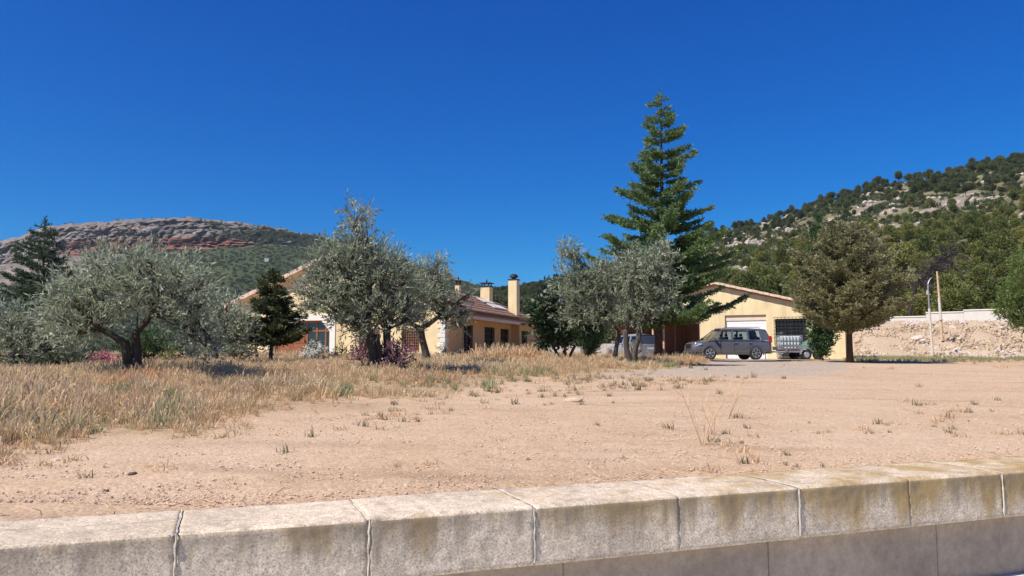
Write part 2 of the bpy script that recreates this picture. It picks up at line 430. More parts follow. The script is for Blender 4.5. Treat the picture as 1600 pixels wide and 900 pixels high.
def field_tone(m):
    t = m.node_tree; b = t.nodes['Principled BSDF']; l = b.inputs['Base Color'].links[0]; src = l.from_socket
    n = noise(t, coords(t), .55, 4, .6); n2 = noise(t, coords(t), 3.0, 3, .6)
    c = ramp(t, n, [(.35, (1.04, .86, .72)), (.5, (1, 1, 1)), (.65, (1.10, 1.15, 1.10))])
    c2 = ramp(t, n2, [(.35, (.72, .68, .64)), (.6, (1.12, 1.1, 1.08))])
    o = mix(t, 1, mix(t, 1, src, c.outputs[0], 'MULTIPLY'), c2.outputs[0], 'MULTIPLY')
    t.links.new(o, b.inputs['Base Color'])
field_tone(M['straw'])
M['greeng'] = leafmat("green_grass_blades", [(0, (.17, .17, .07)), (.5, (.29, .30, .14)), (1, (.46, .43, .24))], .3, .8, .15, spec=.1)
M['weed'] = leafmat("weed_blades", [(0, (.14, .11, .06)), (.5, (.26, .22, .13)), (1, (.44, .36, .22))], .3, .8, .2, spec=.1)
M['pine'] = leafmat("hill_pine_needles", [(0, (.05, .065, .018)), (.5, (.15, .165, .042)), (1, (.28, .285, .08))], .12, .7, .35)
M['pinefar'] = leafmat("ridge_pine_needles", [(0, (.04, .055, .026)), (.5, (.085, .105, .045)), (1, (.17, .19, .08))], .12, .7, .2)
M['dead'] = leafmat("dead_twigs", [(0, (.035, .03, .028)), (1, (.11, .09, .08))], .05, .9, .05)
M['rock'] = plain("hill_rock", (.42, .35, .29), .95, var=.4, scale=1.2, bstr=.6, bscale=5, obj=True)
M['bankrock'] = plain("bank_boulder", (.50, .385, .265), .95, var=.28, scale=3, bstr=.5, bscale=12, obj=True)
M['palerock'] = plain("pale_rubble", (.56, .47, .39), .95, var=.2, scale=4, bstr=.5, bscale=14, obj=True)
M['pebble'] = plain("pink_gravel", (.57, .42, .305), .95, var=.25, scale=30, obj=True)
M['pebble2'] = plain("grey_gravel", (.60, .46, .33), .95, var=.25, scale=30, obj=True)
M['clod'] = plain("dark_clod", (.10, .07, .045), .95, var=.3, scale=20)
M['hill'] = vcolmat("hillside_earth", .35, .35, .95, .8, 1.5, 2.5)
M['mount'] = vcolmat("mountain_rock", .16, .38, .95, 1.0, 5.0, .5, (1, 1, 1.6))

# ------------------------------------------------------------------ scatter (only for masses nobody could count)
def scatter(name, P, scl, protos, label, cat=None, rot=None, idx=None, parent=None):
    P = np.asarray(P, np.float32); n = len(P)
    me = bpy.data.meshes.new(name); me.vertices.add(n); me.vertices.foreach_set("co", P.ravel())
    rr = np.zeros((n, 3), np.float32); rr[:, 2] = rng.uniform(0, 6.283, n)
    if rot is not None: rr[:, :2] = rot
    a = me.attributes.new("rot", 'FLOAT_VECTOR', 'POINT'); a.data.foreach_set("vector", rr.ravel())
    s3 = np.asarray(scl, np.float32)
    if s3.ndim == 1: s3 = np.repeat(s3[:, None], 3, 1)
    a = me.attributes.new("scl", 'FLOAT_VECTOR', 'POINT'); a.data.foreach_set("vector", s3.ravel())
    if idx is None: idx = rng.integers(0, len(protos), n)
    a = me.attributes.new("idx", 'INT', 'POINT'); a.data.foreach_set("value", np.asarray(idx, np.int32))
    col = bpy.data.collections.new(name + "_kinds")
    for k, pm in enumerate(protos):
        po = bpy.data.objects.new("%s_kind_%02d" % (name, k), pm); col.objects.link(po)
    g = bpy.data.node_groups.new(name + "_scatter", 'GeometryNodeTree')
    g.interface.new_socket("Geometry", in_out='INPUT', socket_type='NodeSocketGeometry')
    g.interface.new_socket("Geometry", in_out='OUTPUT', socket_type='NodeSocketGeometry')
    i = g.nodes.new('NodeGroupInput'); o = g.nodes.new('NodeGroupOutput')
    ci = g.nodes.new('GeometryNodeCollectionInfo'); ci.inputs['Collection'].default_value = col
    ci.inputs['Separate Children'].default_value = True; ci.inputs['Reset Children'].default_value = True
    ip = g.nodes.new('GeometryNodeInstanceOnPoints'); ip.inputs['Pick Instance'].default_value = True
    def na(nm, ty):
        q = g.nodes.new('GeometryNodeInputNamedAttribute'); q.data_type = ty; q.inputs['Name'].default_value = nm
        return [s for s in q.outputs if s.enabled and s.name == 'Attribute'][0]
    e2r = g.nodes.new('FunctionNodeEulerToRotation')
    L = g.links.new
    L(i.outputs[0], ip.inputs['Points']); L(ci.outputs[0], ip.inputs['Instance'])
    L(na("idx", 'INT'), ip.inputs['Instance Index'])
    L(na("rot", 'FLOAT_VECTOR'), e2r.inputs[0]); L(e2r.outputs[0], ip.inputs['Rotation'])
    L(na("scl", 'FLOAT_VECTOR'), ip.inputs['Scale']); L(ip.outputs[0], o.inputs[0])
    ob = link(name, me, parent)
    md = ob.modifiers.new("scatter", 'NODES'); md.node_group = g
    tag(ob, label, cat, kind='stuff')
    return ob

def rock_mesh(name, m, seed, sub=2, flat=.7):
    bm = bmesh.new(); bmesh.ops.create_icosphere(bm, subdivisions=sub, radius=1)
    r = np.random.default_rng(seed)
    planes = [(Vector(r.normal(size=3)).normalized(), r.uniform(.5, .85)) for _ in range(9)]
    for v in bm.verts:
        p = v.co.copy()
        for nrm, d in planes:
            k = p.dot(nrm)
            if k > d: p -= nrm * (k - d) * .92
        v.co = p * float(1 + r.uniform(-.04, .04)); v.co.z *= flat
    me = bpy.data.meshes.new(name); bm.to_mesh(me); bm.free(); me.materials.append(m)
    return me

# ------------------------------------------------------------------ where grass, grey gravel and bank lie
EX = np.array([-900, -300, 0, 130, 250, 400, 560, 650, 760, 860, 1000, 1090, 1120, 1135])
EYY = np.array([862, 808, 764, 744, 718, 686, 659, 634, 611, 598, 586, 575, 565, 552])
def grass_w(X, Y):
    Z = ground(X, Y); P = np.stack([X, Y, Z], -1); px, py = topix(P)
    e = np.interp(px, EX, EYY)
    wob = (fbm(X / 1.3, Y / 1.3, 3.0) - .5)
    k = (e - py) / np.maximum(e - 556, 6) + wob * .8
    w = smooth(k, -.05, .42) * (px < 1150)
    w2 = smooth(Y + wob * 6, 36.5, 40) * (px > 1215) * (1 - .45 * smooth(Y, 55, 60) * (px > 1310))
    w = np.maximum(w, w2 * .75)
    return np.where((Y < 2), 0, w)
def grey_w(X, Y):
    Z = ground(X, Y); px, py = topix(np.stack([X, Y, Z], -1))
    return smooth(px, 700, 1050) * (1 - smooth(px, 1235, 1420)) * (1 - smooth(py, 572, 604)) * (Y > 5)

def nonuni(a0, d0, g, end):
    out = [a0]; d = d0
    while out[-1] < end:
        out.append(out[-1] + d); d *= g
    return np.array(out)
sv = nonuni(-.12, .055, 1.0185, 4000)
tp = nonuni(0, .09, 1.021, 4000)
tv = np.concatenate([-tp[:0:-1], tp]) + 1.5
SS, TT = np.meshgrid(sv, tv, indexing='ij')
GX = N[0] * (SS + S_BACK) + T[0] * TT; GY = N[1] * (SS + S_BACK) + T[1] * TT
GZ = ground(GX, GY)
near = np.exp(-np.clip(SS, 0, None) / 14)
GW = grass_w(GX, GY)
GZ = GZ + (fbm(GX * 3, GY * 3, 0, 4) - .5) * .045 * near + (fbm(GX * 14, GY * 14, 2, 3) - .5) * .022 * near * (SS > .05)
GZ = GZ - .03 * np.exp(-np.abs(SS) * 6) + GW * .03
BK = smooth(GX / np.maximum(GY, 1), .40, .45) * smooth(GY, 54, 57) * (1 - smooth(GY, 78, 86))
GZ = GZ + BK * (fbm(GX * .9, GY * .9, 4, 4) - .5) * .9
vc = np.stack([GW, grey_w(GX, GY), BK], -1).reshape(-1, 3)
me = npmesh("ground", np.stack([GX, GY, GZ], -1).reshape(-1, 3), grid_quads(*GX.shape), vcol=vc, smooth_=True)
tag(link("ground", me, None, [M['ground']]), kind='structure')
def gz2(X, Y): return ground(X, Y)

# the pavement on the street side
sv2 = np.array([-4000, -400, -60, -20, -8, -4, -2, -1, -.3]) ; tv2 = nonuni(0, .6, 1.25, 4000); tv2 = np.concatenate([-tv2[:0:-1], tv2])
S2, T2 = np.meshgrid(sv2, tv2, indexing='ij')
V = np.stack([N[0] * (S2 + S_BACK) + T[0] * T2, N[1] * (S2 + S_BACK) + T[1] * T2, S2 * 0 + .0], -1).reshape(-1, 3)
tag(link("pavement", npmesh("pavement", V, grid_quads(*S2.shape)), None, [M['street']]), kind='structure')

# ------------------------------------------------------------------ retaining wall: coping slabs on recessed panels
def on_wall(px, py, dist):
    """wall coordinate t where the pixel's ray meets the plane s = dist"""
    a, b = px - 800, 450 - py
    d = np.array([a, F * cp - b * sp]); k = dist / (d @ N)
    return float((d * k) @ T)
fj = [on_wall(275, 828, S_FRONT), on_wall(577, 800, S_FRONT), on_wall(835, 788, S_FRONT), on_wall(1060, 770, S_FRONT), on_wall(1248, 757, S_FRONT), on_wall(1420, 745, S_FRONT), on_wall(1565, 734, S_FRONT)]
print("joints", [round(x, 2) for x in fj])
w0 = 1.06
NL = 9
fj = [fj[0] - i * w0 for i in range(NL, 0, -1)] + fj + [fj[-1] + w0 * (.9 + i) for i in range(15)]
wrz = math.atan2(T[1], T[0])
wall_root = thing("retaining_wall", "low street wall of rough weathered coping slabs with ochre lichen over smooth panels", "wall",
                  (N[0] * S_FRONT, N[1] * S_FRONT, 0), wrz)
DEP = S_BACK - S_FRONT; TH = .30
def slab(t0, t1, dz, dy, k):
    seen = -1 <= k <= 12
    L = t1 - t0; g0 = .0012 if k - 1 in (5, 7) else .005; g1 = .0012 if k in (5, 7) else .005
    # loop round the section: back bottom -> back top -> front top -> front bottom ; swept along the slab
    res = .014 if seen else .05
    n_t = max(8, int(L / res)); n_y = int(DEP / (.022 if seen else .07)); n_z = int(TH / (.014 if seen else .05))
    prof = [(DEP, -TH)] + [(DEP, -TH * (1 - i / 4)) for i in range(1, 4)] + [(DEP * (1 - i / n_y), 0.0) for i in range(n_y + 1)] + [(0.0, -TH * i / n_z) for i in range(1, n_z + 1)] + [(DEP * .5, -TH)]
    prof = np.array(prof)
    u = np.linspace(t0 + g0, t1 - g1, n_t + 1)
    U, I = np.meshgrid(u, np.arange(len(prof)), indexing='ij')
    Yp = prof[I, 0].copy(); Zp = prof[I, 1].copy()
    # worn arris: round the front upper edge, chipped unevenly
    wear = .010 + .022 * np.clip(fbm(U * 7, 3.1 + k, 0, 5) - .38, 0, 1)
    d_edge_top = Yp; d_edge_front = -Zp
    top = (Zp == 0); fr = (Yp == 0)
    dep_t = np.clip(wear - d_edge_top, 0, None) * top
    dep_f = np.clip(wear - d_edge_front, 0, None) * fr
    Zn = Zp - dep_t * .55; Yn = Yp + dep_f * .55
    lowc = np.clip(.010 + .02 * np.clip(fbm(U * 9, 8.1 + k, 0, 5) - .5, 0, 1) - (TH + Zp), 0, None) * fr
    Yn = Yn + lowc * .6
    endc = np.where(U - t0 < L / 2, float(g0 > .002), float(g1 > .002)) * np.clip(.008 + .018 * np.clip(fbm(Zp * 20, Yp * 20 + k, 1, 3) - .5, 0, 1) - np.minimum(U - t0, t1 - U), 0, None)
    Yn = Yn + endc * fr; Zn = Zn - endc * .8 * top
    rough = (fbm(U * 30, Yp * 30, Zp * 30 + k, 3) - .5) * .007 + (fbm(U * 3, Yp * 3 + 9, Zp * 3 + k, 3) - .5) * .008
    Zn = Zn + rough * top; Yn = Yn - rough * fr * 1.1
    V = np.stack([U, Yn + dy, Zn + CZ + dz], -1).reshape(-1, 3)
    Q = grid_quads(*U.shape)
    me = npmesh("coping_slab", V, Q, smooth_=True)
    # end caps
    bm = bmesh.new(); bm.from_mesh(me); bm.verts.ensure_lookup_table(); m_ = U.shape[1]
    for base, rev in ((0, False), ((U.shape[0] - 1) * m_, True)):
        vs = [bm.verts[base + i] for i in range(m_)]
        try: bm.faces.new(vs if not rev else vs[::-1])
        except ValueError: pass
    bm.to_mesh(me); bm.free()
    return link("coping_slab", me, wall_root, [M['coping']])
for kk in range(len(fj) - 1):
    k = kk - (NL - 3); ki = k if 0 <= k <= 13 else 13
    dz = [0, .001, 0, -.004, .005, .001, .001, .002, .002, .001, 0, 0, 0, 0][ki]
    sb = slab(fj[kk], fj[kk + 1], dz, [0, .002, 0, 0, -.004, .002, .002, .002, .002, .001, 0, 0, 0, 0][ki], k)
    m = MB(); tt = fj[kk + 1]
    # the mortar squeezed out of the joint: over the top, and down the face
    hidden = k in (5, 7)
    w = .0045
    skew = 0
    pts = [(tt + skew + random.uniform(-.003, .003), DEP * (1 - i / 8), CZ + (.002 if i < 8 else -.003) ) for i in range(9)]
    pts += [(tt + random.uniform(-.003, .003), -.0005, CZ - TH * i / 12 * .98 - .012) for i in range(1, 12)]
    if not hidden: m.tube(pts, [w * random.uniform(.6, 1.5) * (.6 if i < 9 else 1) for i, _ in enumerate(pts)], 6, jag=.25)
    m.box(tt - .008, tt + .008, .012, DEP - .02, CZ - TH + .01, CZ - .006)
    if kk < len(fj) - 2:
        m.build("mortar_joint", M['mortar'], wall_root, smooth_=False)
pj = [on_wall(880, 880, S_FRONT + .115), on_wall(1200, 850, S_FRONT + .115), on_wall(1463, 830, S_FRONT + .115)]
dd = pj[2] - pj[1]
pj = [pj[0] - i * dd for i in range(8, 0, -1)] + pj + [pj[2] + i * dd for i in range(1, 14)]
for a, b_ in zip(pj[:-1], pj[1:]):
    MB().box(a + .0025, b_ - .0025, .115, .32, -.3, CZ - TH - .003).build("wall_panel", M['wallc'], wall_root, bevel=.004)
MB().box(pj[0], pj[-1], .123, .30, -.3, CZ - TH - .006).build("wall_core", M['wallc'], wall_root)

# ------------------------------------------------------------------ mountain on the left
PXM = np.linspace(-1500, 1100, 800)
sky_x = [-1500, -600, -200, 0, 60, 130, 210, 270, 340, 390, 440, 500, 560, 620, 680, 730, 790, 900, 1150]
sky_y = [470, 440, 402, 374, 353, 345, 340, 338, 341, 348, 357, 369, 383, 402, 424, 441, 458, 480, 510]
ys = np.interp(PXM, sky_x, sky_y) + (fbm(PXM / 17, 1.5, 0, 6) - .5) * 8 * (1 - .3 * smooth(PXM, 300, 500))
yc = np.interp(PXM, [-1500, -200, 0, 90, 200, 300, 420, 500, 600, 700, 1150], [500, 440, 412, 398, 393, 388, 380, 388, 412, 436, 520])  # foot of the cliffs
EL = lambda y: (558 - y) / 1205.0
DR, DC0, DC1, DB = 1500., 1290., 1200., 420.
rows = []
nb, nc, ntp = 70, 110, 20
cols_v = []
for i in range(nb):          # lower slope
    f = i / nb; D = DB + (DC1 - DB) * f
    zc = EL(yc) * DC1
    z = -4 + (zc + 4) * (f ** 1.25)
    rows.append((np.full_like(PXM, D), z, 0, f))
for i in range(nc):          # cliffs
    f = i / nc
    zc = EL(yc) * DC1; zt = EL(ys + 2.2) * DC0
    D = DC1 + (DC0 - DC1) * f
    rows.append((np.full_like(PXM, D), zc + (zt - zc) * f, 1, f))
for i in range(ntp + 1):
    f = i / ntp
    zt = EL(ys + 2.2) * DC0; zz = EL(ys) * DR
    D = DC0 + (DR + 60 - DC0) * f
    rows.append((np.full_like(PXM, D), D * (zt / DC0 + (zz / DR - zt / DC0) * math.sin(f * PI / 2)), 2, f))
Dm = np.array([r[0] for r in rows]); Zm = np.array([r[1] for r in rows]); reg = np.array([r[2] for r in rows])[:, None] + 0 * Dm
ff = np.array([r[3] for r in rows])[:, None] + 0 * Dm
A = (PXM[None, :] - 800) / 1205.0
Xm = A * Dm; Ym = Dm
# strata: ledges step back with height
cliff = (reg == 1) * (smooth(ff, 0, .08)) + (reg == 2) * (1 - smooth(ff, 0, .5))
wav = Zm + 6 * (fbm(Xm / 260, Ym / 260, 3, 3) - .5) * 2
led = fbm(wav / 5.5, Xm / 420, 2.2, 4)
led2 = np.abs(fbm(Xm / 26, wav / 22, 1.0, 5) - .5) * 2
blk = fbm(Xm / 55, wav / 26, 5.0, 5) - .5
step = smooth(led, .42, .58)
PXg = PXM[None, :] + 0 * Dm
crk = np.abs(fbm(Xm / 11, wav / 30, 9.0, 4) - .5) * 2
fin = fbm(Xm / 7, Zm / 5, 13.0, 4) - .5
push = cliff * ((step - .5) * 9 + blk * 40 + (.5 - led2) * 26 - np.exp(-(crk / .12) ** 2) * 9 + fin * 16)
Dm2 = Dm - push
gul = (fbm(PXg / 60, ff * 2 + reg, 8.0, 5) - .5) * 60 * (reg == 0) * smooth(ff, 0, .3) * (1 - smooth(ff, .85, 1))
Dm2 = Dm2 + gul
Zm2 = EYE + Zm * (Dm2 / Dm) + cliff * (fbm(Xm / 14, Zm / 9, 7, 4) - .5) * 6 - 2.0 * cliff + (reg == 2) * (fbm(Xm / 16, Ym / 30, 7, 4) - .5) * 6
Xm = A * Dm2; Ym = Dm2
# what the rock and scrub look like, band by band
py_c = 558 - Zm / Dm * 1205
redtop = np.interp(PXM, [0, 80, 150, 230, 300, 360, 420], [381, 374, 369, 368, 369, 371, 379])[None, :]
redbot = np.interp(PXM, [0, 80, 150, 230, 300, 360, 420], [392, 397, 399, 395, 391, 386, 383])[None, :]
wob = (fbm(Xm / 60, Zm / 8, 2, 4) - .5) * 9
red = smooth(py_c + wob, redtop - 1.5, redtop + 1.5) * (1 - smooth(py_c + wob, redbot - 1.5, redbot + 1.5)) * smooth(PXg, 60, 110) * (1 - smooth(PXg + 8 * wob, 370, 440))
streak = fbm(Xm / 240, wav / 2.6, 4, 4)[..., None]
n1 = fbm(Xm / 30, Zm / 12, 5, 5)[..., None]
grey = np.array([.13, .11, .095]) * (1 - n1) * 1.0 + np.array([.32, .275, .235]) * n1
fz = fbm(Xm / 6, Zm / 3.5, 15, 4)[..., None]
grey = grey * (.85 + .3 * streak) * (.45 + 1.1 * fz)
redc = np.array([.17, .07, .045]) * (1 - streak) + np.array([.33, .15, .095]) * streak
redc = redc + (smooth(streak, .62, .70)) * np.array([.22, .20, .18])
tanw = smooth(fbm(Xm / 90, wav / 6, 11, 4), .52, .66)[..., None] * (1 - smooth(PXg, 150, 420))[..., None]
grey = grey * (1 - .5 * tanw) + np.array([.44, .30, .22]) * .5 * tanw
col = grey * (1 - red[..., None]) + redc * red[..., None]
veg_n = fbm(Xm / 26, Ym / 26, Zm / 26, 5)
vegm = smooth(veg_n + .35 * smooth(PXg, 240, 520), .60, .70) * cliff * (.3 + .7 * smooth(PXg, 200, 560)) * (1 - red)
low = (reg == 0)
scree = (1 - smooth(PXg + 240 * (veg_n - .5), 150, 215)) * smooth(ff, .45, .75)
vegl = low * (1 - scree) * smooth(veg_n + .25, .48, .60)
green = np.array([.045, .062, .028]) * (1 - n1) + np.array([.10, .115, .05]) * n1
dry = np.array([.20, .18, .12])
gcol = np.where(low[..., None], grey * scree[..., None] + dry * (1 - scree[..., None]), col)
vg = np.clip(vegm + vegl, 0, 1)[..., None]
mcol = gcol * (1 - vg) + green * vg
V = np.stack([Xm, Ym, Zm2], -1).reshape(-1, 3)
me = npmesh("mountain", V, grid_quads(*Xm.shape)[:, ::-1], vcol=mcol.reshape(-1, 3), smooth_=False)
tag(link("mountain", me, None, [M['mount']]), kind='structure')
mvx, mvy, mvz = Xm, Ym, Zm2

# ------------------------------------------------------------------ wooded hillside behind and on the right
hx = [560, 640, 700, 760, 830, 900, 1000, 1060, 1100, 1190, 1250, 1300, 1400, 1500, 1600, 1800, 2200, 2800]
hy = [548, 520, 486, 462, 446, 430, 402, 384, 366, 345, 326, 308, 286, 268, 246, 215, 190, 180]
def hill(X, Y):
    """height of the hillside at a world point"""
    a = X / np.maximum(Y, 1); px = a * 1205 + 800
    D = Y
    Dr = np.interp(px, [560, 800, 1100, 1350, 1600, 2400], [620, 600, 470, 410, 380, 340])
    e = (558 - np.interp(px, hx, hy)) / 1205
    Hr = e * Dr
    z0 = ground(a * 84, 84 + 0 * a) - .6
    t = (D - 84) / (Dr - 84)
    tt = np.clip(t, 0, 1)
    z = z0 + (Hr - z0) * (tt ** 1.08)
    z = z - np.clip(t - 1, 0, None) * Dr * .25
    # rock ledges half way up
    z = z + (fbm(X / 38, Y / 38, 1, 4) - .5) * 11 * smooth(tt, .08, .4) * (1 - .6 * smooth(tt, .75, 1))
    z = z + (np.abs(fbm(X / 12, Y / 12, 6, 4) - .5)) * 5 * smooth(tt, .2, .45)
    return z
HP = np.linspace(520, 2700, 430)
hd = np.concatenate([np.linspace(80, 640, 200), [700, 800]])
HA = (HP - 800) / 1205.0
Ah, Dh = np.meshgrid(HA, hd, indexing='ij')
Xh = Ah * Dh; Yh = Dh; Zh = hill(Xh, Yh)
def rockw(X, Y):
    """how rocky the hillside is: a band of outcrops and scree across the middle"""
    a = X / np.maximum(Y, 1); px = a * 1205 + 800
    z = hill(X, Y); py = 558 - (z - EYE) / Y * 1205
    yb = np.interp(px, [800, 1080, 1180, 1300, 1420, 1520, 1600, 2000], [430, 412, 386, 360, 334, 328, 316, 290])
    wd = np.interp(px, [800, 1080, 1180, 1300, 1420, 1520, 1600, 2000], [10, 22, 32, 46, 50, 44, 34, 40])
    n = fbm(X / 13, Y / 13, 9, 4)
    return smooth(n + .08 * (1 - np.abs(py - yb) / wd), .54, .66) * (np.abs(py - yb) < wd * 1.5)
RW = rockw(Xh, Yh)[..., None]
nn = fbm(Xh / 9, Yh / 9, 2, 5)[..., None]
earth = np.array([.10, .10, .05]) * (1 - nn) + np.array([.27, .235, .14]) * nn
rk = np.array([.19, .155, .125]) * (1 - nn) + np.array([.38, .32, .26]) * nn
hc = earth * (1 - RW) + rk * RW
me = npmesh("hillside", np.stack([Xh, Yh, Zh], -1).reshape(-1, 3), grid_quads(*Xh.shape), vcol=hc.reshape(-1, 3))
tag(link("hillside", me, None, [M['hill']]), kind='structure')

# ------------------------------------------------------------------ plants
def unit(a): return a / np.maximum(np.linalg.norm(a, axis=-1, keepdims=True), 1e-9)
def leaf_arrays(P, D, L, Wd, r, fold=0.0):
    n = len(P); D = unit(D)
    sd = unit(np.cross(D, unit(r.normal(size=(n, 3)))))
    L = np.broadcast_to(L, (n,))[:, None]; Wd = np.broadcast_to(Wd, (n,))[:, None]
    V = np.stack([P, P + D * L * .5 + sd * Wd * .5, P + D * L, P + D * L * .5 - sd * Wd * .5], 1)
    return V.reshape(-1, 3), np.arange(4 * n).reshape(-1, 4)
def crown_obj(name, P, D, L, Wd, var, m, parent, r):
    V, Q = leaf_arrays(P, D, L, Wd, r)
    return link(name, npmesh(name, V, Q, fattr=var), parent, [m])
DENS = 2.1
def sprigs(centers, radii, n_per, ln, k, r, up=.35, out=.8, shell=2.4, flat=1.0, spread=.55, leafdir=.9, gap=.0):
    """twigs pointing out of each clump, with k leaves round each twig -> leaf positions, directions and a 0..1 tint"""
    PP, DD, VV = [], [], []
    for c, R_ in zip(centers, radii):
        n = max(4, int(n_per * DENS * R_ * R_))
        u = unit(r.normal(size=(n, 3)))
        rr = R_ * r.random(n) ** (1 / shell)
        p = u * rr[:, None]; p[:, 2] *= flat
        p = p + np.asarray(c)
        if gap:
            q = fbm(p[:, 0] * 2.2 / gap, p[:, 1] * 2.2 / gap, p[:, 2] * 2.2 / gap + 40, 2)
            keep = q > .36
            p = p[keep]; u = u[keep]; n = len(p)
            if n == 0: continue
        d = unit(u * out + np.array([0, 0, up]) + r.normal(size=(n, 3)) * spread)
        t = np.tile(np.linspace(0, 1, k), n)
        P0 = np.repeat(p, k, 0) + np.repeat(d, k, 0) * (t * ln * np.repeat(r.uniform(.6, 1.3, n), k))[:, None]
        D0 = unit(np.repeat(d, k, 0) + unit(r.normal(size=(n * k, 3))) * leafdir)
        tint = np.clip(np.repeat(r.normal(.5, .16, n), k) + r.normal(0, .16, n * k), 0, 1)
        PP.append(P0); DD.append(D0); VV.append(tint)
    return np.concatenate(PP), np.concatenate(DD), np.concatenate(VV)
def limb(mb, a, b, r0, r1, n=5, sag=.12, sides=7, flute=.0, wob=.06):
    a, b = Vector(a), Vector(b); L = (b - a).length; pts = []
    off = Vector((random.uniform(-1, 1), random.uniform(-1, 1), random.uniform(0, .6))) * L * sag
    for i in range(n + 1):
        t = i / n
        p = a.lerp(b, t) + off * math.sin(PI * t) + Vector([random.uniform(-wob, wob) * L * .5 * (0 < i < n) for _ in range(3)])
        pts.append(p)
    mb.tube(pts, [r0 + (r1 - r0) * i / n for i in range(n + 1)], sides, flute=flute, jag=.06)
    return pts

def clump_tree(name, label, cat, base, blobs_px, Y, trunk, mleaf, mbark, seed, L=.13, Wd=.032, n_per=150, k=9, ln=.32,
               group=None, up=.45, depth=1.0, limbs=True, extra=None, stems=None, gap=.6, shell=2.4, hang=0, out=.8, leafdir=.75):
    """a broad-leaved tree: blobs_px = [(px, py, radius in px)] are its foliage clumps; trunk = (radius, fork height)"""
    r = np.random.default_rng(seed); random.seed(seed)
    root = thing(name, label, cat, base, 0, group)
    cs, rs = [], []
    xs = [b[0] for b in blobs_px]; half = (max(xs) - min(xs)) / 2 * Y / 1205
    cx = (max(xs) + min(xs)) / 2
    for (px, py, rp) in blobs_px:
        rad = rp * Y / 1205
        lat = abs(px - cx) * Y / 1205
        dmax = math.sqrt(max(0.05, (half * 1.05) ** 2 - lat ** 2)) * depth
        for q in ((-.55, 1), (.1, .95), (.7, .9)) if dmax > rad * 1.1 else ((0, 1),):
            dy = q[0] * dmax + r.uniform(-.2, .2) * dmax
            p = pt(px, py, Y + dy) if dy < 0 else pt(px, py + 2, Y + dy)
            cs.append(p - Vector(base)); rs.append(rad * q[1] * r.uniform(.88, 1.05))
    P, D, V = sprigs([tuple(c) for c in cs], rs, n_per, ln, k, r, up=up, shell=shell, gap=gap, out=out, leafdir=leafdir)
    if hang:
        D[:, 2] -= hang; D = unit(D)
    keep = P[:, 2] > .05
    P, D, V = P[keep], D[keep], V[keep]
    crown_obj("crown", P, D, L * r.uniform(.7, 1.25, len(P)), Wd * r.uniform(.7, 1.2, len(P)), V, mleaf, root, r)
    if trunk:
        tr, fork = trunk
        mb = MB()
        stems = stems or [((0, 0, 0), (random.uniform(-.1, .1), 0, fork))]
        tops = []
        for si, (a, b) in enumerate(stems):
            a, b = Vector(a), Vector(b); sec = a.z > .3; tr = trunk[0] * (.62 if sec else 1)
            pts = []
            nseg = 8
            for i in range(nseg + 1):
                t = i / nseg
                p = a.lerp(b, t) + Vector((math.sin(t * 5 + seed) * tr * .35 * t * (1 - t) * 3, math.cos(t * 4 + seed) * tr * .3 * t, 0))
                pts.append(p)
            rad = [tr * ((1.0 - .25 * i / nseg) if sec else (1.4 - .6 * min(1, i / nseg * 2.2))) for i in range(nseg + 1)]
            if not sec: pts[0] -= Vector((0, 0, .15))
            mb.tube(pts, rad, 16, flute=.09, jag=.035)
            tops.append((pts[-1], rad[-1]))
        if limbs:
            for c, rr in zip(cs, rs):
                tp_, tr_ = min(tops, key=lambda q: (q[0] - c).length)
                pts = limb(mb, tp_ - (tp_ * .06), c, tr_ * random.uniform(.2, .36), .012, 6, .10, 7, .05)
                for _ in range(5):
                    d = Vector(unit(r.normal(size=3))) * rr * .8
                    d.z = abs(d.z)
                    limb(mb, pts[random.choice((3, 4, 5))], c + d, .016, .006, 3, .1, 4)
        mb.build("trunk", mbark, root, smooth_=True)
    return root

